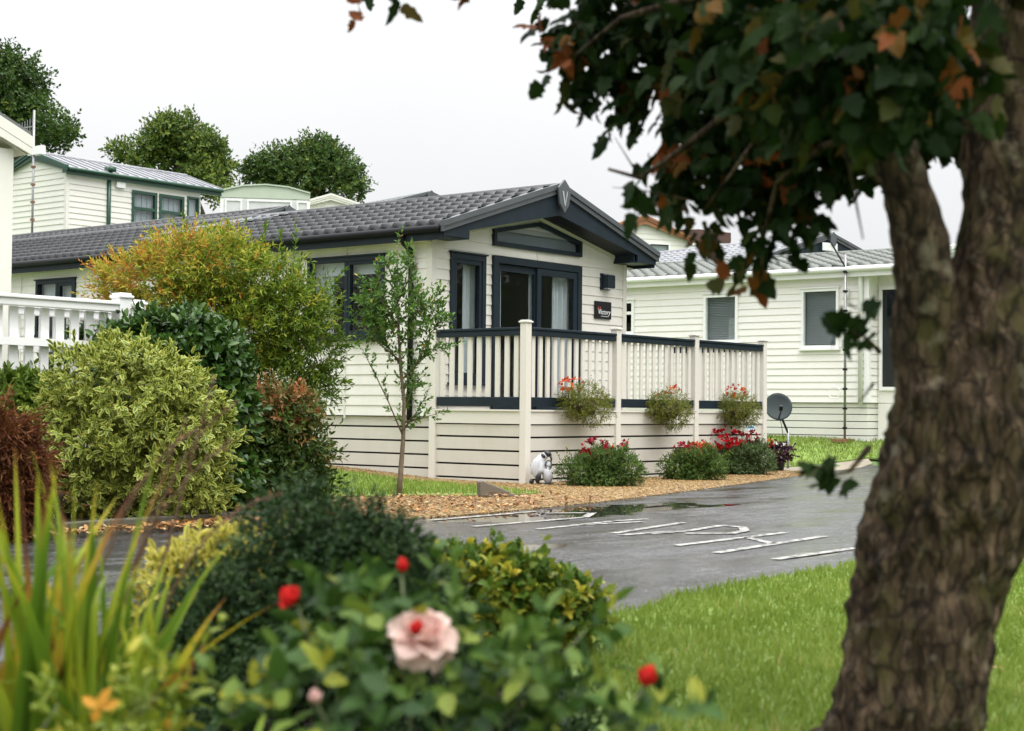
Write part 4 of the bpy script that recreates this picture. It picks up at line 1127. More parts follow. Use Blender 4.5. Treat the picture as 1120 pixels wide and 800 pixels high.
b = MB(); blob_mesh(b, (-.062, -.075, .19), (.045, .03, .115), tilt=.12); b.build('wing', M['bird_w'], bird, True)
b = MB(); blob_mesh(b, (-.04, -.088, .075), (.033, .022, .06), tilt=.25); blob_mesh(b, (-.115, -.02, .03), (.028, .03, .03), tilt=.6); b.build('tail', M['bird_b'], bird, True)
b = MB(); blob_mesh(b, (.07, -.035, .11), (.062, .06, .105), tilt=-.12); blob_mesh(b, (.078, -.045, .225), (.034, .034, .038)); ch = b.build('chick', M['bird_w'], bird, True)
b = MB()
for k in range(24):
    a = 2 * PI * k / 24; a2 = 2 * PI * (k + 1) / 24
    b.tube([(.078 + .036 * math.cos(a), -.072, .225 + .05 * math.sin(a)), (.078 + .036 * math.cos(a2), -.072, .225 + .05 * math.sin(a2))], .007, 6)
b.build('chick_face_ring', M['bird_b'], bird, True)
b = MB()
for x in (.04, .11, -.02): blob_mesh(b, (x, -.085, .012), (.028, .04, .013))
b.build('feet', M['bird_b'], bird, True)

# wooden wedge on the gravel
c = gnd(541, 545)
wd = MB(); wd.prism([(-.16, -.06, 0), (.22, -.06, 0), (.20, -.06, .03), (-.13, -.06, .16), (-.17, -.06, .15)], (0, .13, 0))
wo = wd.build('wooden_wedge', M['wood'], None, False, .012); wo.location = (c[0], c[1], .012); wo.rotation_euler = (0, 0, math.atan2(-.779, .626) + .25)
tag(wo, 'weathered wooden wedge block lying on gravel by the small grass patch', 'wooden block')

# ================================================================== NEIGHBOURING LODGE (right)
XN, YN = 10.0, .54
zb = .40
nb = empty('white_lodge', (XN, YN, zb), 0, 'white cream lodge with grey green tiled roof standing right of the deck', 'lodge')
nm = dict(wall=M['nb_wall'], skirt=M['nb_skirt'], roof=M['tile_nb'], trim=M['white'], under=M['white'], soffit=M['white'], gutter=M['white'], corner=M['white'])
yn = lambda y: y - YN
nw = [dict(face='left', u0=yn(3.06), u1=yn(3.78), z0=1.70, z1=2.58, fmat=M['white'], cover=[('blind', yn(3.1), yn(3.74), 1.74, 2.54), ('roller', yn(3.1), yn(3.32), 1.75, 2.15)], glass=M['glass']),
      dict(face='left', u0=yn(1.08), u1=yn(1.80), z0=1.57, z1=2.60, fmat=M['white'], fw=.05, cover=[('blind', yn(1.13), yn(1.75), 1.62, 2.56)], glass=M['glass']),
      dict(face='left', u0=yn(5.30), u1=yn(5.75), z0=1.9, z1=2.54, fmat=M['white'], trans=[(yn(5.3), yn(5.75), 2.3)], glass=M['glass_d'])]
zrn = house(nb, 4.0, 9.2, .64, 2.93, .21, .16, .65, .15, nm, .118, nw, (.24, .30, .03), True, [], (.08, .20, .32, .44, .55), .035, 8, lip=.014, gapw=.007, gapmat=mat('grey_gap', (.10, .10, .095), .9))
bargeboard(nb, 4.0, .65, zrn, .16, M['white'], M['white'], bot_apex=.28, bot_end=2.8, ret=.3)
# set-back porch end with its glazed door, under the roof overhang
b = MB(); b.box((.34, -.62, .64), (.36, -.02, 2.86)); b.box((.34, -.62, -.2), (.36, -.02, .63)); b.build('porch_wall', M['nb_wall'], nb)
b = MB(); O = (.34, -.6, 0); b2 = (0, 1, 0); b3 = (-1, 0, 0)
for q in ((0.02, .07, .85, 2.62), (.50, .55, .85, 2.62), (.07, .50, 2.56, 2.62), (.07, .50, .85, .91)): b.obox(O, b2, b3, q[0], q[1], .0, .04, q[2], q[3])
f = b.build('porch_window', M['white'], nb); b = MB(); b.obox(O, b2, b3, .06, .51, .008, .014, .90, 2.57); b.build('pane', M['glass_d'], f)
b = MB(); b.tube([(-.1, yn(.66), 2.82), (-.06, yn(.66), 2.72), (-.055, yn(.66), .6)], .04, 8)
b.build('downpipe', M['white'], nb, True)
b = MB(); b.tube([(-.02, yn(.93), 2.55), (-.05, yn(.93), 2.52), (-.06, yn(.93), 2.40)], .05, 10); b.build('vent_cowl', M['white'], nb, True)
# small wires on the skirting
# aerial mast in front of the neighbour
ms = empty('aerial_mast', (XN - .22, .86, .39), 0, 'thin aerial mast with small stub antenna against the white lodge wall', 'aerial')
b = MB(); b.tube([(0, 0, 0), (0, 0, 3.15)], .022, 8); b.build('mast', M['metal'], ms, True)
b = MB()
for z in np.arange(.2, 3., .33): b.box((-.03, -.03, z), (.03, .03, z + .035))
b.build('clips', M['black'], ms)
b = MB(); b.box((-.3, -.12, -.02), (.1, .12, .035)); b.build('foot', M['rust'], ms)
b = MB(); b.tube([(-.02, 0, 2.95), (-.05, .3, 3.45)], .014, 6); b.tube([(0, -.2, 2.93), (0, .25, 2.97)], .012, 6); b.build('antenna', M['black'], ms)
b = MB()
pts = [(-.03, .18 + .11 * math.cos(a), .82 + .1 * math.sin(a)) for a in np.linspace(0, 6, 24)]
b.tube(pts, .008, 5); b.build('cable_loop', M['white'], ms)
# satellite dish
dc = onX = None
d_ = at(851, 446, 23.6); base = gnd(862, 484, 0); gx_, gy_ = at(862, 470, 23.7)[:2]
ds = empty('satellite_dish', (gx_, gy_, float(H(gx_, gy_)) + .0), 0, 'dark grey mesh satellite dish on a short pole beside the white lodge', 'satellite dish')
b = MB(); b.tube([(0, 0, -.05), (0, 0, .62)], .02, 8); b.build('pole', M['metal'], ds, True)
dm = MB(); n = 24; hd = Vector((-.72, -.55, .38)).normalized(); rt = hd.cross(Vector((0, 0, 1))).normalized(); upv = rt.cross(hd)
cc = Vector((d_[0] - gx_, d_[1] - gy_, d_[2] - float(H(gx_, gy_)))); rows = 7
for side in (0, .006):
    for i in range(rows):
        r = .21 * i / (rows - 1)
        for k in range(n):
            a = 2 * PI * k / n; p = cc + rt * r * math.cos(a) + upv * r * 1.06 * math.sin(a) + hd * (r * r * 1.0 - side); dm.v.append(tuple(p))
for s in (0, 1):
    o0 = s * rows * n
    for i in range(rows - 1):
        for k in range(n):
            q = (o0 + i * n + k, o0 + i * n + (k + 1) % n, o0 + (i + 1) * n + (k + 1) % n, o0 + (i + 1) * n + k); dm.f.append(q if s == 0 else q[::-1])
for k in range(n): dm.f.append(((rows - 1) * n + k, (rows - 1) * n + (k + 1) % n, rows * n + (rows - 1) * n + (k + 1) % n, rows * n + (rows - 1) * n + k))
dm.build('reflector', M['dish'], ds, True)
b = MB(); b.tube([cc - upv * .18 + hd * .02, cc - upv * .17 + hd * .27], .012, 6); b.tube([cc - hd * .03, Vector((0, 0, .55))], .018, 6); b.build('arm', M['black'], ds)
b = MB(); b.tube([cc - upv * .15 + hd * .25, cc - upv * .10 + hd * .31], .028, 8); b.build('receiver', M['black'], ds)
pts = [tuple(cc - upv * .17 + hd * .26 + Vector((0, 0, -.05 * i)) + rt * .03 * math.sin(i)) for i in range(4)] + [(0, 0, .1)]
b = MB(); b.tube(pts, .005, 5); b.build('cable', M['black'], ds)

# ================================================================== LEFT VERANDA LODGE AND FENCE
ll = empty('veranda_lodge', (-10.75, -.06, 0), 0, 'cream lodge at the left picture edge with gable corner and porch post', 'lodge')
wl_ = dict(wall=M['bg_wall'], skirt=M['nb_skirt'], roof=mat('grey_felt_roof', (.12, .125, .12), .6, .1, 3), trim=M['bg_wall'], under=M['soffit'], soffit=M['soffit'], gutter=M['bg_wall'])
sb = MB()
siding(sb, (0, 1.6, 0), (1, 0, 0), (0, -1, 0), .6, 2.95, .15, lambda z: (0, 3.75), [(2.2, 3.2, 1.4, 2.6)])
siding(sb, (3.75, 1.6, 0), (0, 1, 0), (1, 0, 0), .6, 2.95, .15, lambda z: (0, 9), [])
siding(sb, (0, 1.6, 0), (0, 1, 0), (-1, 0, 0), .6, 2.95, .15, lambda z: (0, 9), [])
sb.add([(0, 1.6, 2.95), (3.75, 1.6, 2.95), (1.9, 1.6, 3.72)], [(0, 1, 2)])
sb.build('wall', M['bg_wall'], ll)
window(ll, (0, 1.6, 0), (1, 0, 0), (0, -1, 0), 2.2, 3.2, 1.4, 2.6, M['white'], cover=[('roller', 2.25, 3.15, 2.2, 2.56)])
b = MB(); b.box((.02, 1.62, -.1), (3.73, 10.5, .59)); b.build('skirting', M['nb_skirt'], ll)
rs = .42; xe = 4.02; za0 = 3.10
r = MB()
for sg in (0, 1):
    mx = (lambda x: x) if sg == 0 else (lambda x: 3.8 - x)
    r.prism([(mx(xe), .0, za0), (mx(1.9), .0, za0 + rs * (xe - 1.9)), (mx(1.9), .0, za0 + .035 + rs * (xe - 1.9)), (mx(xe), .0, za0 + .035)], (0, 10.8, 0))
r.build('roof', wl_['roof'], ll)
b = MB()
for sg in (0, 1):
    mx = (lambda x: x) if sg == 0 else (lambda x: 3.8 - x)
    b.prism([(mx(xe - .0), .0, za0 - .005), (mx(1.9), .0, za0 - .005 + rs * (xe - 1.9)), (mx(1.9), .0, za0 - .10 + rs * (xe - 1.9)), (mx(xe), .0, za0 - .10)], (0, -.025, 0))
    b.prism([(mx(xe - .0), -.003, za0 - .104), (mx(1.9), -.003, za0 - .104 + rs * (xe - 1.9)), (mx(1.9), -.003, za0 - .24 + rs * (xe - 1.9)), (mx(xe), -.003, za0 - .16)], (0, -.02, 0))
b.build('bargeboard', M['bg_wall'], ll)
b = MB(); b.prism([(xe - .02, .03, za0 - .15), (1.9, .03, za0 - .15 + rs * (xe - 1.9)), (1.9, .03, za0 - .13 + rs * (xe - 1.9)), (xe - .02, .03, za0 - .13)], (0, 1.55, 0)); b.box((xe - .02, .0, za0 - .15), (xe, 10.8, za0 - .005)); b.build('soffit', M['soffit'], ll)
b = MB(); b.box((3.66, .06, -.05), (3.90, .24, za0 - .12)); b.build('porch_post', M['bg_wall'], ll, False, .008)

# white veranda fence
fe = empty('veranda_fence', (-6.22, -.63, 0), 0, 'white picket veranda fence with capped posts behind the green hedge', 'fence')
def fence_run(a, d, Ln, n, ztop=1.72, end=True):
    a = np.array(a, float); d = np.array(d, float); nv = np.array((d[1], -d[0], 0))
    b = MB(); b.obox(a, d, nv, .06, Ln, -.045, .045, ztop - .075, ztop - .018); b.obox(a, d, nv, .06, Ln, -.062, .062, ztop - .0175, ztop + .012); b.build('top_rail', M['white_fence'], fe, False, .006)
    b = MB(); b.obox(a, d, nv, .06, Ln, -.03, .03, 1.335, 1.395); b.obox(a, d, nv, .06, Ln, -.03, .03, .92, .98); b.build('lower_rail', M['white_fence'], fe)
    for k in range(n):
        u = .15 + (Ln - .2) * k / n
        b = MB(); b.obox(a, d, nv, u - .038, u + .038, .031, .055, .88, ztop - .078); b.build('picket', M['white_fence'], fe)
def fpost(x, y, h):
    b = MB(); b.box((x - .06, y - .06, 0), (x + .06, y + .06, h)); p = b.build('post', M['white_fence'], fe, False, .006)
    b = MB(); b.box((x - .075, y - .075, h), (x + .075, y + .075, h + .025)); b.prism([(x - .06, y - .06, h + .025), (x + .06, y - .06, h + .025), (x + .06, y + .06, h + .025), (x - .06, y + .06, h + .025)], (0, 0, .02)); b.build('post_cap', M['white_fence'], p, False, .01)
fence_run((0, 0, 0), (-1, 0, 0), 2.6, 17)
fence_run((.0, 0, 0), (.7, .714, 0), 1.0, 6, 1.73)
fpost(0, 0, 1.76); fpost(.70, .714, 1.77)
fence_run((.64, .76, 0), (-1, 0, 0), 2.0, 13, 1.70)
b = MB(); b.box((-2.6, .1, .7), (.6, 1.6, .8)); b.build('veranda_floor', M['white_fence'], fe)

# ================================================================== CARAVANS ON THE HILL
def hz(x, y): return float(H(x, y))

# green trimmed caravan: long axis along world +X
zc = hz(9.5, 21)
gc_ = empty('green_trim_caravan', (8.4, 23.55, zc), -PI / 2, 'cream static caravan with dark green trim and vertical blinds on the hill', 'caravan')
cm = dict(wall=M['bg_wall'], skirt=M['nb_skirt'], roof=M['tile_g'], trim=M['green'], under=M['green'], soffit=M['bg_wall'], gutter=M['green'])
gw = [dict(face='right', u0=1.93, u1=2.72, z0=1.4, z1=2.62, fmat=M['green'], fw=.075, trans=[(1.93, 2.72, 2.17)], cover=[('vblind', 1.98, 2.68, 1.45, 2.58)], sill=False),
      dict(face='right', u0=2.79, u1=3.60, z0=1.4, z1=2.62, fmat=M['green'], fw=.075, trans=[(2.79, 3.6, 2.17)], cover=[('vblind', 2.84, 3.56, 1.45, 2.58)], sill=False),
      dict(face='right', u0=3.70, u1=4.10, z0=1.4, z1=2.66, fmat=M['green'], fw=.05, cover=[('roller', 3.74, 4.06, 1.45, 2.6)], sill=False)]
zg = house(gc_, 2.67, 4.15, .6, 2.93, .33, .12, .1, .62, cm, .14, gw, None, True, [], (), lip=.016)
bargeboard(gc_, 2.67, .1, zg, .12, M['green'], M['green'], bot_apex=.17, bot_end=2.80, ret=.2)
b = MB(); b.tube([(2.70, 1.22, 3.05), (2.70, 1.22, .5)], .055, 8); b.box((2.62, 1.13, 2.98), (2.86, 1.31, 3.1)); b.build('downpipe', M['green'], gc_, True)
b = MB(); b.box((2.69, 1.42, 2.62), (2.76, 1.68, 2.80)); b.build('vent_box', M['white'], gc_)
# tv aerial mast in front of it
A = at(35, 262, 37.2)
am = empty('tv_aerial', (A[0], A[1], hz(A[0], A[1])), 0, 'tall thin pole with comb shaped tv aerial by the green trimmed caravan', 'aerial')
topz = at(35, 120, 37.2)[2] - hz(A[0], A[1])
b = MB(); b.tube([(0, 0, 0), (0, 0, topz)], .028, 8); b.build('mast', M['metal'], am, True)
b = MB()
for z in np.arange(.6, topz - 1, .42): b.box((-.04, -.04, z), (.04, .04, z + .05))
b.build('clips', M['rust'], am)
zz = at(35, 163, 37.2)[2] - hz(A[0], A[1])
b = MB(); b.box((-.04, -.34, zz - .14), (.1, .18, zz + .06)); b.build('junction_box', M['white'], am)
zz = at(35, 138, 37.2)[2] - hz(A[0], A[1])
b = MB(); b.tube([(0, 0, zz), (-.22, .30, zz - .05)], .015, 6)
for k in range(6):
    q = np.array((-.22, .30, -.05)) * (k + .6) / 6
    b.tube([(q[0], q[1], zz + q[2] - .28 + .02 * k), (q[0], q[1], zz + q[2] + .22 - .02 * k)], .009, 5)
b.build('antenna', M['metal'], am)

# pale green fronted caravan
pc = at(290, 238, 48); zpc = hz(pc[0], pc[1])
yaw = math.atan2(F_[0], F_[1])     # turned to face the road
pg = empty('pale_green_caravan', (pc[0], pc[1], zpc), -.72, 'old caravan with curved pale green top panel and three grey windows', 'caravan')
Wd = 2.72; zt = at(290, 203, 48)[2] - zpc
prof = [(-Wd / 2, zt - .22), (-Wd / 4, zt - .05), (0, zt), (Wd / 4, zt - .05), (Wd / 2, zt - .22)]
b = MB(); b.box((-Wd / 2, 0, .4), (Wd / 2, 6, zt - .41)); b.build('wall', M['white'], pg)
b = MB(); b.prism([(x, -.03, z) for x, z in prof] + [(Wd / 2, -.03, zt - .40), (-Wd / 2, -.03, zt - .40)], (0, 6.06, 0)); b.build('top_panel', M['palegreen'], pg)
b = MB(); b.prism([(x, -.08, z + .003) for x, z in prof] + [(x, -.08, z + .045) for x, z in prof[::-1]], (0, 6.2, 0)); b.build('roof', M['palegreen'], pg)
for a, c_w in ((-1.22, .52), (-.55, 1.36), (.95, .36)):
    window(pg, (0, 0, 0), (1, 0, 0), (0, -1, 0), a, a + c_w, zt - 1.35, zt - .45, M['white'], fw=.05, cover=None, sill=False, glass=None)
b = MB(); b.box((-Wd / 2 + .1, -.006, zt - 1.33), (Wd / 2 - .1, -.003, zt - .47)); b.build('blind', M['blind'], pg)

# small cream gable
def gable_caravan(px, py, dep, Wg, zrise, wallm, trimm, name, label, yaw, fas=.12, Lg=7., windows=True, roofm=None, tile=None, os_=.1, zbase=None, skirt=.5, hh=None):
    a = at(px, py, dep); yawv = yaw
    zb_ = hz(a[0], a[1]) if zbase is None else zbase
    apex = a[2] - zb_
    sl = zrise / (Wg / 2 + os_)
    c, s = math.cos(yawv), math.sin(yawv)
    ox = a[0] - (Wg / 2) * c; oy = a[1] - (Wg / 2) * s
    t = empty(name, (ox, oy, zb_), yawv, label, 'caravan')
    md = dict(wall=wallm, skirt=M['nb_skirt'], roof=roofm or trimm, trim=trimm, under=trimm, soffit=wallm, gutter=trimm)
    ze = apex - zrise
    ws = [dict(face='front', u0=Wg * .2, u1=Wg * .45, z0=ze - .9, z1=ze - .12, fmat=M['white'], sill=False, cover=[('roller', Wg * .22, Wg * .43, ze - .8, ze - .2)]),
          dict(face='front', u0=Wg * .55, u1=Wg * .8, z0=ze - .9, z1=ze - .12, fmat=M['white'], sill=False, cover=[('roller', Wg * .57, Wg * .78, ze - .8, ze - .2)])] if windows else []
    z_ = house(t, Wg, Lg, skirt, ze, sl, os_, .15, .2, md, .16, ws, tile, False, [], (), .03, 6, lip=.014)
    bargeboard(t, Wg, .15, z_, os_, trimm, trimm, bot_apex=fas, bot_end=ze - .14, ret=.18)
    return t

gable_caravan(362, 214.5, 55, 3.3, .55, M['bg_wall'], M['bg_wall'], 'cream_gable_caravan', 'small cream caravan gable peeping over the roofs below the right hand background tree', -.75, .16)
gable_caravan(704, 238.5, 48, 3.0, .62, M['bg_wall'], M['brown'], 'brown_trim_caravan', 'cream caravan gable edged with tan brown boards right of the cream lodge', -.55, .2)
# dark brown flat fronted caravan
pc = at(764, 275, 54); zpc = hz(pc[0], pc[1])
fb = empty('brown_top_caravan', (pc[0], pc[1], zpc), -.78, 'caravan front with dark brown top panel and white framed windows', 'caravan')
zt = at(764, 251, 54)[2] - zpc; Wd = 2.2
b = MB(); b.box((-Wd / 2, 0, .2), (Wd / 2, 5, zt - .45)); b.build('wall', M['white'], fb)
b = MB(); b.prism([(-Wd / 2 - .03, -.05, zt - .44), (Wd / 2 + .03, -.05, zt - .44), (Wd / 2 + .03, -.05, zt - .10), (0, -.05, zt), (-Wd / 2 - .03, -.05, zt - .06)], (0, 5.1, 0)); b.build('top_panel', M['dkbrown'], fb)
for a, c_w in ((-1.04, .46), (-.5, 1.0), (.58, .46)):
    window(fb, (0, 0, 0), (1, 0, 0), (0, -1, 0), a, a + c_w, zt - 1.3, zt - .5, M['white'], fw=.05, sill=False, trans=[(a, a + c_w, zt - .78)])
b = MB(); b.box((-Wd / 2 + .06, -.006, zt - 1.28), (Wd / 2 - .06, -.003, zt - .52)); b.build('blind', M['blind'], fb)

# grey tiled lodge between them, dark finial gable to the right
def lodge_bg(px, py, dep, yaw, Wg, label, roofm, eave, name='lodge', sl=.3, Lg=9, zbase=None, cap=True, wallm=None, fascia=None):
    a = at(px, py, dep); zb_ = hz(a[0], a[1]) - .2 if zbase is None else zbase
    apex = a[2] - zb_; os_ = .2
    z0 = apex - .06 - sl * (Wg / 2 + os_)
    c, s = math.cos(yaw), math.sin(yaw)
    ox = a[0] - (Wg / 2) * c; oy = a[1] - (Wg / 2) * s
    t = empty(name, (ox, oy, zb_), yaw, label, 'lodge')
    md = dict(wall=wallm or M['bg_wall'], skirt=M['nb_skirt'], roof=roofm, trim=fascia or M['navy'], under=M['navy'], soffit=M['bg_wall'], gutter=fascia or M['navy'])
    z_ = house(t, Wg, Lg, .6, z0, sl, os_, .35, .2, md, .15, (), (.22, .33, .024), False, [], (), .03, 6)
    bargeboard(t, Wg, .35, z_, os_, M['navy_l'], M['navy'], bot_apex=.34, bot_end=z0 - .16, ret=.4)
    b = MB(); cx_ = Wg / 2; zz_ = z_(Wg / 2)
    b.prism([(cx_ - .11, -.41, zz_), (cx_ - .08, -.41, zz_ - .2), (cx_, -.41, zz_ - .28), (cx_ + .08, -.41, zz_ - .2), (cx_ + .11, -.41, zz_), (cx_, -.41, zz_ + .08)], (0, -.03, 0)); b.build('finial', M['navy_l'], t)
    return t, z_

gl, z_ = lodge_bg(896, 256.5, 36, -.24, 3.8, 'lodge with pale grey tiled roof and dark gable peak behind the white lodge', M['tile_g'], 0, fascia=M['white'])
b = MB(); b.box((1.55, -.42, z_(1.9) - .36), (2.05, -.40, z_(1.9) - .18)); b.build('gable_emblem', M['letter'], gl)  # plain pale emblem plate on the dark gable
lodge_bg(460, 211.5, 35, -.24, 3.8, 'lodge with grey roof and dark gable peak showing behind the cream lodge ridge', mat('grey_green_felt', (.16, .175, .17), .5, .15, 3), 0)
lodge_bg(300, 227, 31, 0, 3.2, 'lodge with glossy black tiled roof end just behind the cream lodge ridge', M['tile'], 0)

# ================================================================== TREES ON THE HILL
def bg_tree(px, base_py, dep, blobs, label, nspr, trunkpx=None, lsz=.15, rb=.5):
    """blobs: (px, py, radius px)"""
    c = at(px, base_py, dep); gz = hz(c[0], c[1])
    t = empty('tree', (c[0], c[1], gz), 0, label, 'tree', 'broadleaf trees behind the caravans')
    bl = []
    for (x, y, r) in blobs:
        p = at(x, y, dep + RNG.normal(0, .5)) - np.array((c[0], c[1], gz)); rr = r / FPX * dep * .74; bl.append((tuple(p), (rr, rr, rr * .85)))
        for _ in range(4):
            d_ = rdir(1)[0]; q_ = RNG.uniform(.22, .4) * rr; bl.append((tuple(p + d_ * rr * 1.1), (q_, q_, q_ * .8)))
    bush(t, bl, nspr, 7, .36, lsz, lsz * .6, M['l_bg'], 'quad', None, .3, .95, .25, rb, 0., part='crown', lo=.6, lump=.36)
    b = MB(); top = np.mean([q[0] for q in bl], 0)
    b.tube([(0, 0, -.3), (.05, .05, top[2] * .35), (top[0] * .5, top[1] * .5, top[2] * .7), tuple(top)], [.26, .22, .16, .05], 8)
    for q, r in bl[:6]:
        b.tube([(top[0] * .4, top[1] * .4, top[2] * .6), ((q[0] + top[0]) / 2, (q[1] + top[1]) / 2, (q[2] + top[2]) / 2 - .2), q], [.1, .07, .02], 6)
    b.build('trunk', M['bark_bg'], t, True)
    return t

bg_tree(20, 230, 52, [(-8, 88, 34), (18, 80, 26), (34, 96, 20), (8, 118, 30), (42, 128, 22), (60, 140, 17), (74, 148, 11), (30, 150, 22), (-25, 130, 30), (60, 158, 10), (-20, 60, 16)], 'dark leafy tree at the top left behind the porch roof', 1800, rb=.3)
bg_tree(236, 235, 55, [(182, 148, 22), (205, 152, 24), (222, 165, 22), (168, 160, 16), (140, 168, 12), (196, 176, 26), (234, 182, 18), (156, 178, 14), (230, 200, 14), (238, 212, 9), (128, 165, 7), (222, 192, 20), (186, 140, 12)], 'yellow green bushy tree behind the green trimmed caravan', 1900, rb=.72)
bg_tree(330, 245, 58, [(352, 172, 24), (372, 184, 22), (388, 198, 14), (330, 176, 22), (306, 180, 22), (284, 186, 16), (268, 192, 9), (360, 200, 24), (330, 196, 24), (300, 196, 18), (390, 210, 10), (344, 160, 14)], 'round dark green tree behind the pale green caravan', 1900, rb=.42)

# ================================================================== LEFT BED SHRUBS
def shrub(name, label, cat, base, blobs_px, dep, flat=.8):
    t = empty(name, base, 0, label, cat)
    bl = []
    for q in blobs_px:
        x, y, r = q[:3]; dd = dep + (q[3] if len(q) > 3 else 0)
        p = at(x, y, dd) - np.array(base); rr = r / FPX * dd; bl.append((tuple(p), (rr, rr, rr * flat)))
    return t, bl

def gb(px, py): 
    p = gnd(px, py, .055); return (p[0], p[1], .055)

# tall yellow and green shrub
t, bl = shrub('autumn_shrub', 'tall loose shrub turning yellow and orange in front of the lodge wall', 'shrub', gb(290, 548),
    [(160, 312, 38), (200, 298, 40), (245, 300, 42), (285, 318, 40), (135, 318, 22), (120, 322, 14), (310, 350, 40), (330, 392, 34), (270, 360, 44), (300, 420, 36), (345, 425, 18), (225, 335, 40), (330, 330, 24), (195, 330, 36), (250, 275, 16), (175, 285, 16), (352, 345, 12)], 15.0)
mean = np.mean([q[0] for q in bl], 0)
def col_tall(P, s):
    w = (P - mean) @ R_          # to the right the shrub is still green
    return np.clip(s + .02 - .38 * (w / 1.2) + .22 * (P[:, 2] - mean[2]), 0, 1)
bush(t, bl, 3300, 9, .17, .06, .018, M['l_tall'], 'quad', M['stem_b'], .3, .85, .35, .42, .02, colorfn=col_tall, nstem=16, lump=.42, lo=.7)
# upright whippy shoots at its right side
P = np.array([at(*q) - np.array(t.location) for q in ((322, 318, 15), (335, 345, 14.9), (352, 330, 15), (312, 300, 15.1), (205, 272, 15), (285, 280, 15), (360, 385, 14.9), (352, 420, 14.8))])
Dr = np.array([[0, 0, 1], [.1, -.1, 1], [.35, -.45, .8], [-.1, .1, 1], [-.1, .1, 1], [.1, -.1, 1], [.6, -.75, .3], [.6, -.75, .1]])
lp, lx, ln, idx = sprig(P, Dr, np.array([.62, .42, .35, .4, .3, .3, .3, .25]), 34, .95)
leaves('new_shoots', lp, lx, ln, .075, .022, RNG.random(len(lp)), 'quad', M['l_tallg'], t)
# bronze lower shrub
t, bl = shrub('bronze_shrub', 'dark green shrub with reddish bronze tips under the tall yellow shrub', 'shrub', gb(300, 560),
    [(300, 462, 34), (322, 492, 28), (300, 510, 42), (275, 470, 34), (338, 508, 14), (325, 535, 26), (285, 540, 36), (325, 450, 18), (262, 500, 36)], 13.6)
def col_br(P, s): return np.clip(s + .30 * (P[:, 2] - .62) / .3, 0, .98)
bush(t, bl, 1700, 8, .15, .06, .024, M['l_dark'], 'oval', M['stem_b'], .35, .9, .25, .42, .02, colorfn=col_br, lump=.45, lo=.7)
# dark laurel hedge
t, bl = shrub('laurel_hedge', 'glossy dark green laurel bush between the white fence and the variegated bush', 'hedge', gb(170, 575),
    [(170, 376, 28), (205, 372, 26), (235, 387, 24), (130, 384, 22), (100, 388, 18), (80, 388, 16), (240, 420, 26), (215, 420, 40), (150, 420, 50), (255, 400, 12), (248, 455, 24), (180, 480, 60), (230, 520, 40)], 12.9, .9)
bush(t, bl, 1900, 7, .12, .085, .042, M['l_hedge'], 'oval', M['stem'], .45, .9, .25, .45, .02)
# variegated bush
t, bl = shrub('variegated_bush', 'rounded bush with cream edged green leaves behind the sword leaves', 'bush', gb(150, 578),
    [(150, 440, 58), (110, 425, 48), (184, 440, 40), (196, 480, 44), (170, 500, 66), (110, 490, 62), (82, 452, 28), (216, 520, 28), (188, 540, 38), (140, 548, 46), (90, 540, 44), (220, 470, 17), (150, 412, 24), (110, 410, 20), (180, 414, 20), (66, 505, 26)], 11.6, .85)
bush(t, bl, 1750, 9, .12, .066, .03, M['l_var'], 'oval', M['stem'], .1, .95, .3, .5, .02, lo=.74, lump=.42)
# mid green bush at left
t, bl = shrub('green_bush', 'mid green leafy bush at the left picture edge below the white fence', 'bush', gb(10, 575),
    [(15, 442, 30), (45, 432, 20), (-20, 446, 32), (40, 452, 24), (0, 475, 40)], 12.2)
bush(t, bl, 1100, 8, .1, .07, .032, M['l_green'], 'oval', M['stem'], .45, .9, .3, .6, .02)
# red thread leaf maple: drooping threads
t, bl = shrub('red_maple', 'dark red thread leaf maple drooping at the left picture edge', 'shrub', gb(-10, 600),
    [(-10, 472, 30), (8, 492, 26), (-24, 510, 38), (4, 535, 32), (-10, 560, 38), (20, 505, 14)], 10.0)
bush(t, bl, 1500, 9, .16, .075, .008, M['l_maple'], 'quad', M['stem_b'], .5, .6, .1, .5, .02, droop=1.1)

# ================================================================== SAPLING
sp = gnd(436, 545); sp[2] = HB(sp[0], sp[1]) + .02
sap = empty('sapling', sp, 0, 'slender young tree with small green leaves on the grass before the lodge downpipe', 'tree')
def L_(x, y, dz=0): return at(x, y, 15.2 + dz) - sp
b = MB(); 
tr = [L_(436, 548), L_(438, 520), L_(441, 480), L_(442, 440), L_(438, 400), L_(436, 360), L_(434, 310), L_(436, 262)]
tr[0] = np.array((0, 0, -.06))
b.tube(tr, [.030, .026, .021, .018, .016, .012, .008, .003], 8); b.build('trunk', M['bark_s'], sap, True)
br = [[(441, 478), (425, 440), (408, 405), (396, 382)], [(441, 470), (455, 452), (468, 430)], [(440, 430), (455, 400), (470, 365), (485, 350)], [(438, 400), (422, 375), (405, 345), (398, 325)],
      [(437, 380), (455, 345), (462, 320)], [(436, 360), (418, 330), (412, 300)], [(435, 330), (450, 300), (446, 275)], [(440, 462), (460, 458), (480, 452)], [(440, 415), (470, 385), (488, 378)], [(438, 395), (410, 372), (390, 350)], [(441, 450), (452, 425), (458, 410)], [(436, 350), (470, 335), (478, 322)], [(435, 320), (424, 290), (426, 282)]]
b = MB(); PP = []; DD = []
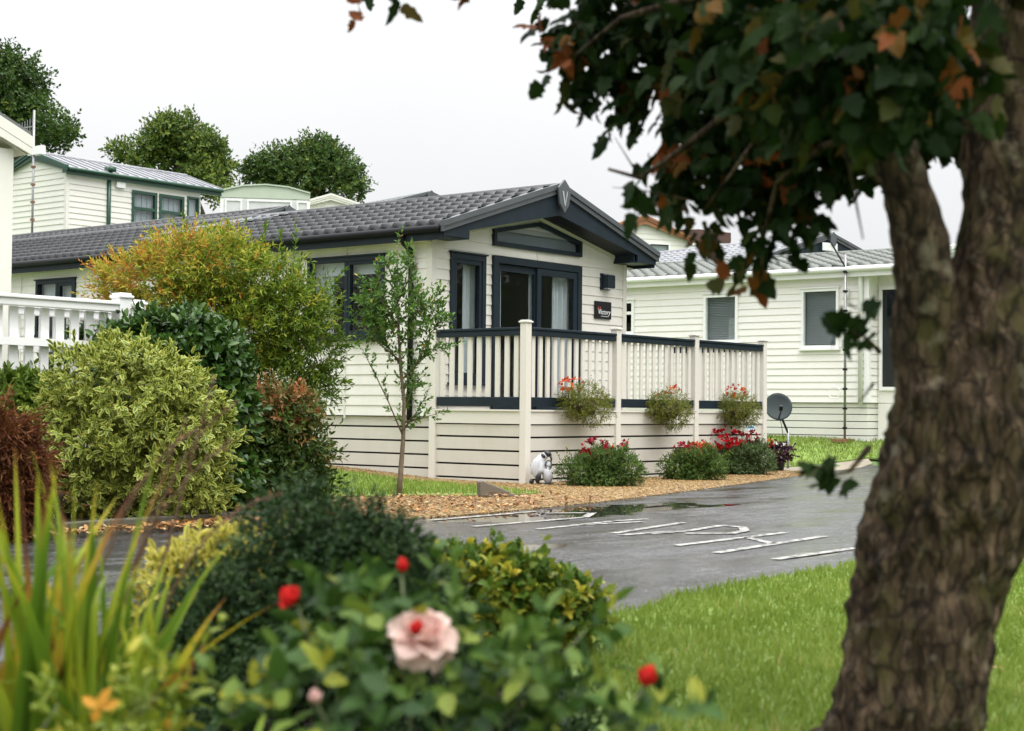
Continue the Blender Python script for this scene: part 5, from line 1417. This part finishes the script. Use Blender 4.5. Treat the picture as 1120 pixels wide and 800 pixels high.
for k, q in enumerate(br):
    dz = RNG.normal(0, .25); pts = [L_(x, y, dz * i / len(q)) for i, (x, y) in enumerate(q)]
    b.tube(pts, [.009] + [.006] * (len(q) - 2) + [.002], 6)
    dens = 1.0 if k not in (0, 1, 7) else .45
    for i in range(len(pts) - 1):
        for s in np.linspace(0.1, 1, int(7 * dens) + 1):
            p = pts[i] * (1 - s) + pts[i + 1] * s; PP.append(p); DD.append(nrm(pts[i + 1] - pts[i]) + RNG.normal(0, .55, 3))
for i in range(2, len(tr) - 1):
    for s in np.linspace(.1, 1, 5):
        PP.append(tr[i] * (1 - s) + tr[i + 1] * s); DD.append(np.array((0, 0, 1)) + RNG.normal(0, .5, 3))
b.build('branches', M['bark_s'], sap, True)
bl = [(tuple(L_(x, y)), (r / FPX * 15.2,) * 3) for x, y, r in ((412, 322, 18), (430, 352, 24), (468, 362, 18), (440, 335, 26), (415, 345, 20), (460, 345, 20), (475, 350, 12), (438, 300, 13), (425, 370, 14), (455, 372, 12), (405, 335, 12))]
P, N = shell(bl, 250, .15, 1.05, zmin=0)
PP = np.concatenate([np.array(PP), P]); DD = np.concatenate([np.array(DD), N + np.array((0, 0, .6))])
lp, lx, ln, idx = sprig(PP, DD, RNG.uniform(.08, .16, len(PP)), 8, .9)
k = (lp[:, 2] > .55)
leaves('leaves', lp[k], lx[k], ln[k], .05, .024, np.clip(RNG.normal(.5, .22, k.sum()), 0, 1), 'oval', M['l_sap'], sap)

# ================================================================== FOREGROUND PLANTS
def blade_plant(root, n, cen_px, dep, h, material, w=.026, part='sword_leaves', spread=.16, lean=.35):
    """long arching sword leaves; each is a folded strip"""
    SEG = 9; V = []; rn = []; Fc = []
    for i in range(SEG):
        a = 3 * i; Fc += [(a, a + 1, a + 4, a + 3), (a + 1, a + 2, a + 5, a + 4)]
    for k in range(n):
        cx, dd, hs = cen_px[RNG.integers(len(cen_px))]
        c = at(cx, 640, dd); c = np.array((c[0], c[1], .05)) - np.array(root.location) + np.array([*RNG.normal(0, spread * .3, 2), 0])
        az = RNG.random() * 6.28; ln = lean * abs(RNG.normal(.6, .6)); hh = h * hs * RNG.uniform(.55, 1.08); ww = w * RNG.uniform(.6, 1.2)
        d = np.array((math.cos(az), math.sin(az), 0)); s = np.array((-d[1], d[0], 0)); tw = RNG.normal(0, .7)
        s = s * math.cos(tw) + d * math.sin(tw)
        dead = RNG.random() < .16; br = RNG.uniform(.55, .95); kink = RNG.random() < .18
        for i in range(SEG + 1):
            t = i / SEG
            p = c + np.array((0, 0, 1)) * hh * (t - .18 * ln * t ** 3) + d * hh * ln * (t ** 1.9)
            if kink and t > .7: p = p + d * .25 * (t - .7) - np.array((0, 0, 1)) * .55 * (t - .7)
            wd_ = ww * (1 - t ** 2.6) * (.65 + .5 * math.sin(PI * min(1, t + .25))) + .0008
            nv = np.cross(s, (0, 0, 1)); 
            for q, f in ((-1, 0), (0, -.22), (1, 0)): V.append(p + s * wd_ * .5 * q + nv * f * wd_)
            val = (.62 + .3 * RNG.random() if dead else .08 + .36 * (k % 7) / 7 + .1 * RNG.random()) + (max(0, t - br) / (1 - br + .01)) * .5 * (1 if RNG.random() < .9 else .3)
            rn += [val + .06, val, val + .06]
    K = 3 * (SEG + 1)
    return arr_mesh(part, np.array(V), Fc, n, K, np.clip(np.array(rn), 0, 1), None, material, root, True)


b0 = at(70, 700, 2.9)
ir = empty('sword_leaf_clump', (b0[0], b0[1], .05), 0, 'clump of tall sword shaped leaves green to yellow brown at lower left', 'plant')
blade_plant(ir, 150, [(20, 2.9, 1.0), (60, 2.85, 1.05), (95, 2.95, 1.05), (-10, 2.9, .95), (40, 3.1, .9), (120, 3.0, .8)], 2.9, .70, M['l_iris'], .042)
blade_plant(ir, 50, [(125, 2.9, .95), (140, 3.0, .8), (160, 2.8, .65), (185, 2.9, .6)], 2.9, .52, M['l_iris'], .034, lean=.5)
b = MB(); sd = []
for (x0, y0, x1, y1, x2, y2, dd) in ((118, 640, 160, 500, 262, 438, 3.2), (110, 660, 165, 540, 205, 455, 3.3), (70, 640, 120, 520, 215, 470, 3.1), (95, 640, 140, 560, 255, 480, 3.2), (140, 650, 200, 540, 235, 410, 3.4), (150, 660, 190, 560, 310, 540, 3.2)):
    A0 = at(x0, y0, dd) - np.array(ir.location); A0[2] = min(A0[2], .2); A1 = at(x1, y1, dd) - np.array(ir.location); A2 = at(x2, y2, dd) - np.array(ir.location)
    pts = [A0 * (1 - t) ** 2 + 2 * A1 * t * (1 - t) + A2 * t * t for t in np.linspace(0, 1, 9)]
    b.tube(pts, [.004 - .0003 * i for i in range(9)], 5)
    for i in range(14):
        t = .55 + .45 * i / 14; p = A0 * (1 - t) ** 2 + 2 * A1 * t * (1 - t) + A2 * t * t; sd.append(p)
b.build('seed_stalks', M['stem_b'], ir, True)
sd = np.array(sd); n = len(sd)
leaves('seed_heads', sd, RNG.normal(0, 1, (n, 3)) + (0, 0, .4), rdir(n), .016, .008, RNG.uniform(.0, 1, n), 'oval', leafmat('dry_seed_head', [(0, (.05, .022, .014)), (.7, (.14, .06, .03)), (1, (.26, .14, .05))], .7, .1), ir)

# low gold edged shrub
t, bl = shrub('gold_shrub', 'low shrub with pale gold edged leaves behind the red rosebud', 'shrub', tuple(at(235, 640, 4.7)[:2]) + (.05,),
    [(225, 628, 26), (255, 618, 22), (195, 640, 22), (280, 610, 18), (235, 650, 34), (200, 668, 30), (280, 640, 34), (220, 690, 50), (180, 660, 14)], 4.7)
bush(t, bl, 420, 9, .07, .045, .02, M['l_yel'], 'oval', M['stem'], .4, .9, .5, .5, .01, stem_r=.005)
t, bl = shrub('gold_sprig_plant', 'yellow green sprigs with orange leaves at the lower left corner', 'plant', tuple(at(140, 800, 2.5)[:2]) + (.05,),
    [(150, 755, 26), (190, 735, 18), (105, 765, 22), (60, 785, 20), (170, 790, 36), (120, 800, 40)], 2.5)
bush(t, bl, 30, 9, .06, .034, .014, M['l_yel2'], 'oval', M['stem'], .3, .9, .5, .5, .01, stem_r=.004)
p = at(107, 774, 2.3) - np.array(t.location)
leaves('orange_leaf', np.array([p, p, p, p]), np.array([[.5, -.78, .25], [-.6, .5, .5], [.25, -.5, .9], [-.1, .3, -1.]]), np.array([[-.78, -.62, .2], [-.5, -.7, .5], [-.9, -.3, .1], [-.6, -.8, 0]]), np.array([.034, .028, .036, .024]), .017, np.array([.9, .8, .75, .85]), 'oval', leafmat('orange_leaf', [(0, (.5, .25, .03)), (1, (.62, .3, .04))]), t)

# dark small leaved bush
t, bl = shrub('hebe_bush', 'dark green small leaved bush in front of the road, behind the red rosebud', 'bush', tuple(at(340, 760, 3.8)[:2]) + (.05,),
    [(318, 575, 28), (305, 600, 36), (345, 610, 40), (395, 592, 26), (420, 585, 18), (410, 612, 34), (370, 640, 50), (440, 620, 26), (300, 650, 50), (250, 690, 46), (340, 700, 70), (200, 730, 46), (260, 760, 70), (430, 680, 60), (370, 580, 18), (330, 552, 12), (385, 566, 12), (455, 650, 26), (150, 760, 40), (480, 740, 56), (420, 770, 60), (545, 765, 40), (600, 790, 40), (200, 690, 34), (230, 660, 24)], 3.8)
bush(t, bl, 4600, 10, .06, .018, .0085, M['l_hebe'], 'quad', M['stem'], .4, .9, .6, .45, .01, stem_r=.005)
# yellowing ground cover
t, bl = shrub('ground_cover_plant', 'low mounded plant with yellowing leaves between the roses and the wet road', 'plant', tuple(at(560, 690, 5.4)[:2]) + (.05,),
    [(500, 640, 32), (540, 642, 30), (580, 650, 30), (615, 668, 26), (632, 682, 18), (480, 655, 34), (560, 680, 40), (600, 695, 34), (520, 690, 44), (635, 660, 12), (560, 628, 12)], 5.4, .75)
bush(t, bl, 1000, 8, .07, .038, .028, M['l_gc'], 'lobed', M['stem'], .4, .9, .5, .5, .01, stem_r=.004)

# ------------------------------------------------------------------ rose bush
rb0 = at(440, 860, 2.45); rb0[2] = .05
rose = empty('rose_bush', rb0, 0, 'rose bush in the foreground with a large pink bloom and red buds', 'rose bush')
Lr = lambda x, y, d: at(x, y, d) - rb0
blr = [(tuple(Lr(x, y, d)), (r / FPX * d,) * 3) for x, y, r, d in ((420, 700, 50, 2.5), (360, 690, 40, 2.5), (300, 730, 26, 2.5), (500, 740, 50, 2.4), (580, 760, 44, 2.4), (640, 770, 40, 2.4), (440, 770, 70, 2.3), (340, 780, 60, 2.3), (540, 700, 24, 2.6), (275, 785, 24, 2.3), (400, 650, 24, 2.6), (680, 790, 34, 2.3), (470, 660, 26, 2.6), (500, 640, 12, 2.7))]
P, N = shell(blr, 165, .2, 1.05, zmin=-9)
lp, lx, ln, idx = sprig(P, nrm(N * .6 + np.array([0, 0, .3]) - F_ * .3 + RNG.normal(0, .4, N.shape)), .075, 5, 1.0, .25, .5)
keep = np.ones(len(lp), bool)
for (qx, qy, qd, qr) in ((464, 690, 2.36, .07), (318, 653, 2.5, .05), (345, 763, 2.25, .04), (708, 741, 2.3, .045), (440, 620, 2.6, .03)):
    c_ = Lr(qx, qy, qd); v_ = lp + lx * .02 - c_; t_ = v_ @ F_; off_ = np.linalg.norm(v_ - t_[:, None] * F_, axis=1)
    keep &= ~((off_ < qr) & (t_ < .05))     # nothing grows in front of the open blooms
lp, lx, ln, idx = lp[keep], lx[keep], ln[keep], idx[keep]
leaves('leaves', lp, lx, ln, .045 * RNG.uniform(.55, 1.3, len(lp)), .031 * RNG.uniform(.6, 1.25, len(lp)), np.clip(RNG.normal(.5, .25, len(P))[idx] + RNG.normal(0, .07, len(idx)), 0, 1), 'rose', M['l_rose'], rose)
canes = MB()
def cane(end, r=.004):
    e = np.array(end); s = np.array((e[0] * .25, e[1] * .25, 0)); m = (s + e) / 2 + np.array((*RNG.normal(0, .03, 2), .08))
    canes.tube([s, (s + m) / 2 + (0, 0, .03), m, (m + e) / 2 + RNG.normal(0, .008, 3), e], [r * 1.3, r * 1.2, r, r * .85, r * .7], 6)

def rose_bloom(c, axis, size, material, name, whorls, stalk=True):
    """whorls of separate curved petals: (count, start angle, end angle, length, half width) measured from the flower axis"""
    c = np.array(c, float); axis = nrm(np.array(axis, float)); ref = nrm(np.cross(axis, (.3, .2, .9))); bn = np.cross(axis, ref)
    V = []; F_c = []; rn = []; G = 8; a0 = RNG.random() * 6
    base_c = c - axis * size * .38
    for wi, (cnt, p0, p1, Lp, hw) in enumerate(whorls):
        for k in range(cnt):
            a = a0 + wi * .9 + 6.283 * (k + RNG.normal(0, .09)) / cnt; out = ref * math.cos(a) + bn * math.sin(a); side = np.cross(axis, out)
            f0 = math.radians(p0 + RNG.normal(0, 7)); f1 = math.radians(p1 + RNG.normal(0, 12)); L_p = Lp * size * RNG.uniform(.88, 1.1); ph = RNG.random() * 6; tw = RNG.normal(0, .12)
            p = base_c + out * size * .03; base = len(V)
            for i in range(G + 1):
                t = i / G; f = f0 + (f1 - f0) * t ** 1.3
                d = axis * math.cos(f) + out * math.sin(f); nv = out * math.cos(f) - axis * math.sin(f)
                if i: p = p + d * L_p / G
                w_ = hw * size * (.22 + .78 * math.sin(PI * min(1, .08 + .62 * t)) ** .8) * (1 - .35 * max(0, t - .85) / .15)
                for j in range(G + 1):
                    s_ = (j / G - .5) * 2
                    q = p + side * s_ * w_ + nv * (-.42 * w_ * s_ * s_ + size * .045 * t * t * math.sin(4.2 * s_ + ph) + tw * s_ * w_) - d * size * .10 * s_ * s_ * t
                    V.append(q); rn.append(np.clip(.12 + .55 * t + .1 * wi + .12 * abs(s_) + .1 * RNG.random(), 0, 1))
            for i in range(G):
                for j in range(G):
                    b0_ = base + i * (G + 1) + j; F_c.append((b0_, b0_ + 1, b0_ + G + 2, b0_ + G + 1))
    me = bpy.data.meshes.new(name); me.from_pydata([tuple(v) for v in V], [], F_c); me.update()
    at_ = me.attributes.new('rnd', 'FLOAT', 'POINT'); at_.data.foreach_set('value', np.array(rn, np.float32))
    me.polygons.foreach_set('use_smooth', [True] * len(me.polygons))
    o = link_mesh(name, me, material, rose)
    ph = np.arange(5) * 1.257; rd = ref[None] * np.cos(ph)[:, None] + bn[None] * np.sin(ph)[:, None]
    leaves('sepals', np.tile(base_c, (5, 1)), rd * .9 + axis * .35, axis[None] * .8 - rd * .4, size * .5, size * .18, RNG.random(5), 'oval', M['l_rose'], o)
    if stalk: cane(base_c)
    return o

BUD = [(3, 28, -22, .95, .34), (4, 42, -20, .9, .40)]
OPENING = [(4, 18, -18, .85, .34), (5, 40, 8, .9, .42), (4, 55, 60, .8, .42)]
FULL = [(5, 14, -20, .80, .30), (6, 34, -4, .86, .36), (6, 52, 30, .92, .42), (6, 66, 100, .95, .46), (5, 84, 150, .95, .46)]
toc = -F_
rose_bloom(Lr(464, 690, 2.4), toc * .55 + U_ * .8 + R_ * .2, .056, M['f_pink'], 'pink_bloom', FULL)
rose_bloom(Lr(455, 688, 2.32), U_ + R_ * -.05, .027, M['f_rose'], 'red_bud', BUD, False)
rose_bloom(Lr(318, 653, 2.5), toc * .4 + U_ * .6 - R_ * .5, .036, M['f_rose'], 'red_bloom', OPENING)
rose_bloom(Lr(440, 620, 2.6), U_ + R_ * .1, .026, M['f_rose'], 'red_bud', BUD)
rose_bloom(Lr(708, 741, 2.3), U_ + R_ * .1, .034, M['f_rose'], 'red_bud', [(3, 26, -16, .95, .36), (5, 44, 0, .9, .42)])
rose_bloom(Lr(345, 763, 2.2), toc * .5 + U_, .024, M['f_pink'], 'pink_bud', BUD)
rose_bloom(Lr(560, 697, 2.6), toc * .3 + U_, .022, M['f_coral'], 'coral_bud', BUD)
for q in ((705, 800, 2.3), (640, 690, 2.5), (610, 720, 2.5), (400, 640, 2.6)): cane(Lr(*q), .003)
canes.build('canes', M['stem'], rose, True)
P = np.array([Lr(705, 775, 2.3), Lr(640, 695, 2.5), Lr(622, 715, 2.5), Lr(770, 780, 2.0), Lr(690, 800, 2.3), Lr(725, 790, 2.3)])
lp, lx, ln, idx = sprig(P, nrm(RNG.normal(0, .5, (6, 3)) + (0, 0, .6)), .07, 6, 1.)
leaves('side_leaves', lp, lx, ln, .04, .024, RNG.random(len(lp)), 'rose', M['l_rose'], rose)

# ================================================================== NEAR TREE
tb = np.array((-10.98, -9.62, 0.0)); tb[:2] = at(968, 860, 3.62)[:2]
tree = empty('broadleaf_tree', tb, 0, 'large tree with rough mossy bark and dark leaves turning orange at right', 'tree')
T_ = lambda x, y, d=3.6: at(x, y, d) - tb
def bark_tube(chain, segs=110, sub=26, amp=.019):
    pts = [np.array(p) for p, r in chain]; rad = [r for p, r in chain]
    C = []; Rr = []
    for i in range(len(pts) - 1):
        p0, p1, p2, p3 = pts[max(0, i - 1)], pts[i], pts[i + 1], pts[min(len(pts) - 1, i + 2)]
        for k in range(sub):
            t = k / sub
            C.append(.5 * ((2 * p1) + (-p0 + p2) * t + (2 * p0 - 5 * p1 + 4 * p2 - p3) * t * t + (-p0 + 3 * p1 - 3 * p2 + p3) * t ** 3)); Rr.append(rad[i] * (1 - t) + rad[i + 1] * t)
    C.append(pts[-1]); Rr.append(rad[-1])
    V = []; n = len(C)
    ref = np.array((.626, -.779, 0))
    for i in range(n):
        t = nrm(C[min(i + 1, n - 1)] - C[max(i - 1, 0)]); r_ = nrm(ref - t * (ref @ t)); b_ = np.cross(t, r_)
        for k in range(segs):
            a = 2 * PI * k / segs; d = r_ * math.cos(a) + b_ * math.sin(a); q = C[i] + d * Rr[i]
            nz = mnoise.noise((q[0] * 16, q[1] * 16, q[2] * 5)); n2 = mnoise.noise((q[0] * 40, q[1] * 40, q[2] * 16 + 7)); n3 = mnoise.noise((q[0] * 5, q[1] * 5, q[2] * 3 + 3))
            nz4 = mnoise.noise((q[0] * 26 + 9, q[1] * 26, q[2] * 9)); ridge = (1 - abs(nz)) ** 2 * .6 + (1 - abs(nz4)) ** 3 * .6
            V.append(tuple(q + d * Rr[i] / .17 * (amp * (ridge - .5) * 1.9 + amp * .75 * n2 + .028 * n3)))
    Fc = [(i * segs + k, i * segs + (k + 1) % segs, (i + 1) * segs + (k + 1) % segs, (i + 1) * segs + k) for i in range(n - 1) for k in range(segs)]
    return V, Fc
mb = MB()
mb.add(*bark_tube([(np.array((-.02, 0, -.1)), .24), (np.array((0, 0, .02)), .20), (T_(987, 800), .152), (T_(1012, 680), .156), (T_(1038, 560), .168), (T_(1056, 450), .155), (T_(1082, 350, 3.62), .12), (T_(1102, 250, 3.65), .10), (T_(1108, 100, 3.7), .10), (T_(1118, -60, 3.75), .095), (T_(1125, -300, 3.8), .08), (T_(1100, -560, 3.8), .05)]))
mb.add(*bark_tube([(T_(1040, 500), .12), (T_(1022, 400), .088), (T_(1013, 320, 3.58), .068), (T_(1006, 264, 3.58), .06), (T_(990, 200, 3.57), .052), (T_(972, 140, 3.55), .046), (T_(935, 70, 3.5), .043), (T_(890, -20, 3.5), .035), (T_(820, -200, 3.5), .02)], 48))
mb.build('trunk', M['bark'], tree, True)
b = MB()
for chain, r0 in (([(1108, 120, 3.7), (1040, 60, 4.0), (950, 30, 4.2), (850, 40, 4.3), (760, 60, 4.3)], .03), ([(935, 70, 3.5), (860, 90, 3.7), (800, 120, 3.9), (750, 160, 4.0), (700, 195, 4.0), (665, 185, 4.0)], .016), ([(972, 140, 3.55), (900, 160, 3.8), (850, 200, 3.9), (835, 260, 3.95), (832, 310, 4.0)], .012),
                  ([(890, -20, 3.5), (780, -10, 3.8), (680, 20, 4.0), (630, 60, 4.1)], .016), ([(900, -10, 3.5), (700, -70, 3.8), (500, -50, 4.0), (420, -15, 4.1), (395, 2, 4.1)], .014),
                  ([(850, 120, 3.8), (800, 190, 3.9), (770, 230, 4.0)], .008), ([(963, 200, 3.45), (925, 165, 3.4), (935, 215, 3.35), (944, 262, 3.35)], .006), ([(700, 195, 4.0), (672, 150, 4.0)], .003), ([(760, 220, 4.0), (700, 208, 4.0), (670, 205, 4.0)], .003),
                  ([(962, 385, 3.5), (948, 370, 3.42), (930, 362, 3.4)], .006), ([(950, 490, 3.5), (930, 515, 3.42), (912, 520, 3.4)], .008), ([(955, 420, 3.5), (940, 440, 3.4)], .004), ([(1125, -200, 3.8), (1250, -350, 4.0), (1420, -420, 4.2)], .03), ([(1110, 20, 3.7), (1160, -150, 3.2), (1240, -260, 2.7)], .03)):
    pts = [T_(*q) for q in chain]; b.tube(pts, [r0 * (1 - .75 * i / (len(pts) - 1)) for i in range(len(pts))], 8)
b.build('branches', M['bark'], tree, True)
CB = [(850, 30, 4.1, .26), (770, 25, 4.2, .22), (700, 20, 4.3, .17), (650, 30, 4.3, .11), (930, 40, 3.9, .26), (1010, 60, 4.2, .28), (900, 90, 4.0, .17), (830, 85, 4.1, .16), (760, 90, 4.2, .12), (960, 92, 4.0, .15), (1060, 85, 4.3, .2), (930, 20, 3.25, .17), (880, 78, 3.3, .1), (960, 80, 3.2, .1), (1000, 40, 3.2, .16), (820, 42, 3.4, .12),
      (675, 70, 4.3, .07), (690, 100, 4.3, .045), (640, 75, 4.3, .05), (622, 60, 4.3, .05), (735, 130, 4.2, .07), (735, 175, 4.15, .055), (775, 170, 4.1, .09), (800, 150, 4.1, .1), (755, 205, 4.1, .035), (765, 235, 4.1, .03), (845, 170, 4.0, .09), (862, 205, 4.0, .055), (835, 215, 4.0, .05), (875, 165, 4.0, .06), (855, 245, 4.0, .035), (1000, 100, 4.1, .1), (930, 150, 4.0, .06), (812, 190, 4.05, .06), (1090, 60, 4.4, .2), (835, 275, 4.0, .02)]
P, N = [], []
bl = [(tuple(T_(x, y, d)), (r, r * 1.2, r)) for x, y, d, r in CB]
bu_ = [q for q, c_ in zip(bl, CB) if c_[1] <= 135]; bd_ = [q for q, c_ in zip(bl, CB) if c_[1] > 135]
P, N = shell(bu_, 1400, .1, 1.05, zmin=-9); Pd, Nd = shell(bd_, 150, .1, 1.1, zmin=-9); P = np.concatenate([P, Pd]); N = np.concatenate([N, Nd])
UP = [((0.2, 0, 2.6), .75), ((-.7, .6, 2.5), .6), ((.9, -.4, 2.7), .8), ((.4, .9, 2.7), .75), ((1.2, .6, 2.5), .8), ((0, -.8, 2.8), .6), ((0, .2, 3.5), 1.0), ((.9, .3, 3.6), 1.0), ((-.6, -.1, 3.3), .7), ((1.5, -.9, 2.9), .8), ((.6, -1.3, 3.0), .7), ((.3, .3, 4.5), .9), ((1.3, 1.4, 2.8), .8), ((.3, 1.7, 2.7), .6), ((-1.2, -.6, 2.9), .9), ((-1.4, .8, 2.9), .9), ((-1.5, -1.6, 3.0), .8), ((-.6, -1.6, 2.9), .8), ((-1.4, -.4, 3.9), 1.1), ((-.6, 1.3, 2.9), .8)]  # unseen upper crown, extended over the camera to block sky light
bu = [(tuple(np.array(c) + (0, 0, .0)), (r, r, r * .7)) for c, r in UP]
Pu, Nu = shell(bu, 3400, .25, 1.03, zmin=1.75)
EX = np.array([T_(x, y, d) for x, y, d in ((393, -12, 4.1), (425, -16, 4.1), (545, -22, 4.1), (832, 315, 4.0), (835, 290, 4.0), (822, 262, 4.0), (700, 205, 4.0), (730, 215, 4.05), (686, 195, 4.0))])
Px = np.concatenate([P, Pu, EX]); Dx = nrm(np.concatenate([N, Nu, np.zeros((len(EX), 3))]) * .5 + np.array((0, 0, -.55)) + RNG.normal(0, .4, (len(Px), 3)))
nl = 4
lp, lx, ln, idx = sprig(Px, Dx, .09, nl, .8, .3, .9)
lx = nrm(lx) + np.array((0, 0, -.35))
ctone = np.clip(RNG.normal(.42, .26, len(Px)), 0, 1)
edge_w = np.zeros(len(Px)); zz_ = Px[:, 2]
edge_w[:len(P)] = np.clip((1.72 - zz_[:len(P)]) / .5, 0, 1) * .15; edge_w[-len(EX):] = .45
leaves('crown', lp, lx, ln, .066 * RNG.uniform(.55, 1.2, len(lp)), .056 * RNG.uniform(.6, 1.15, len(lp)), np.clip((ctone + edge_w)[idx] + RNG.normal(0, .12, len(idx)), 0, 1), 'field', M['l_tree'], tree)
SPR = np.array([T_(x, y, d) for x, y, d in ((946, 355, 3.42), (930, 365, 3.4), (962, 340, 3.45), (955, 380, 3.45), (915, 510, 3.4), (905, 525, 3.4), (922, 535, 3.4))])
lp, lx, ln, idx = sprig(SPR, nrm(RNG.normal(0, .5, (len(SPR), 3)) - R_ * .8), .04, 3, .9)
leaves('trunk_sprigs', lp, lx, ln, .062, .05, RNG.uniform(.2, .75, len(lp)), 'lobed', M['l_tree'], tree)

# unseen hedge added beyond the lawn, only as a dark reflection for the patio glass
hc = np.array((17., -11., float(H(17, -11))))
hg = empty('reflection_hedge', hc, 0, 'unseen tall hedge added beyond the lawn for the dark reflection in the patio doors', 'hedge')
bl = []
for k in range(-6, 7):
    bl.append(((.63 * k * 1.3 + RNG.normal(0, .3), .78 * k * 1.3, 1.8), (1.4, 1.4, 2.2))); bl.append(((.63 * k * 1.3, .78 * k * 1.3 + RNG.normal(0, .3), 4.3 + RNG.normal(0, .5)), (1.3, 1.3, 2.0)))
bush(hg, bl, 3800, 7, .5, .26, .16, M['l_bg'], 'quad', M['bark_bg'], .5, .9, .3, .35, .05, stem_r=.05)

# ================================================================== CAMERA, SKY, SUN
cd = bpy.data.cameras.new('camera'); cam = bpy.data.objects.new('camera', cd); COL.objects.link(cam); SC.camera = cam
from mathutils import Matrix
m = Matrix(((R_[0], U_[0], -F_[0], CAM[0]), (R_[1], U_[1], -F_[1], CAM[1]), (R_[2], U_[2], -F_[2], CAM[2]), (0, 0, 0, 1)))
cam.matrix_world = m
cd.sensor_fit = 'HORIZONTAL'; cd.sensor_width = 36; cd.lens = FPX / 1120 * 36; cd.clip_start = .05; cd.clip_end = 2000
cd.dof.use_dof = True; cd.dof.focus_distance = 18.8; cd.dof.aperture_fstop = 4.4; cd.dof.aperture_blades = 0

SUN_EL, SUN_AZ = math.radians(58), math.radians(200)     # high, behind and left of the camera, through cloud
sd_ = np.array((-.12, -.55, 1.2)); sd_ /= np.linalg.norm(sd_)
SUN_EL = math.asin(sd_[2]); az = math.atan2(sd_[0], sd_[1])
w = bpy.data.worlds.new('World'); SC.world = w; w.use_nodes = True
nt = w.node_tree; bg = nt.nodes['Background']
sky = nt.nodes.new('ShaderNodeTexSky'); sky.sky_type = 'NISHITA'; sky.sun_disc = False; sky.sun_elevation = SUN_EL; sky.sun_rotation = az
sky.air_density = 1.5; sky.dust_density = 4
tc = nt.nodes.new('ShaderNodeTexCoord'); sx = nt.nodes.new('ShaderNodeSeparateXYZ'); nt.links.new(tc.outputs['Generated'], sx.inputs[0])
def mth(op, a, b_=None):
    n = nt.nodes.new('ShaderNodeMath'); n.operation = op
    for i, q in enumerate((a, b_)):
        if q is None: continue
        if isinstance(q, (int, float)): n.inputs[i].default_value = q
        else: nt.links.new(q, n.inputs[i])
    return n.outputs[0]
z = mth('MAXIMUM', sx.outputs[2], 0.)
SKY0, SKYK = 6.9, 5.2
lum = mth('MULTIPLY', mth('ADD', mth('MULTIPLY', mth('MULTIPLY', z, z), SKYK), 1.), SKY0)     # overcast: brighter overhead
cn = nt.nodes.new('ShaderNodeTexNoise'); cn.inputs['Scale'].default_value = 2.2; cn.inputs['Detail'].default_value = 5; nt.links.new(tc.outputs['Generated'], cn.inputs['Vector'])
lum = mth('MULTIPLY', lum, mth('ADD', mth('MULTIPLY', cn.outputs[0], .26), .87))
cc_ = nt.nodes.new('ShaderNodeCombineXYZ')
nt.links.new(mth('MULTIPLY', lum, .975), cc_.inputs[0]); nt.links.new(mth('MULTIPLY', lum, .985), cc_.inputs[1]); nt.links.new(lum, cc_.inputs[2])
mx = nt.nodes.new('ShaderNodeMix'); mx.data_type = 'RGBA'; mx.inputs[0].default_value = .96
nt.links.new(sky.outputs[0], mx.inputs[6]); nt.links.new(cc_.outputs[0], mx.inputs[7])
nt.links.new(mx.outputs[2], bg.inputs[0]); bg.inputs[1].default_value = .1
sl_ = bpy.data.lights.new('sun', 'SUN'); sl_.energy = 1.6; sl_.angle = math.radians(40); sl_.color = (1, .97, .92)
so = bpy.data.objects.new('sun', sl_); COL.objects.link(so); so.rotation_euler = Vector(tuple(sd_)).to_track_quat('Z', 'Y').to_euler()

SC.view_settings.view_transform = 'Standard'; SC.view_settings.look = 'None'; SC.view_settings.exposure = .34; SC.view_settings.gamma = 1
SC.view_settings.use_curve_mapping = False
SC.cycles.max_bounces = 8; SC.cycles.transparent_max_bounces = 16
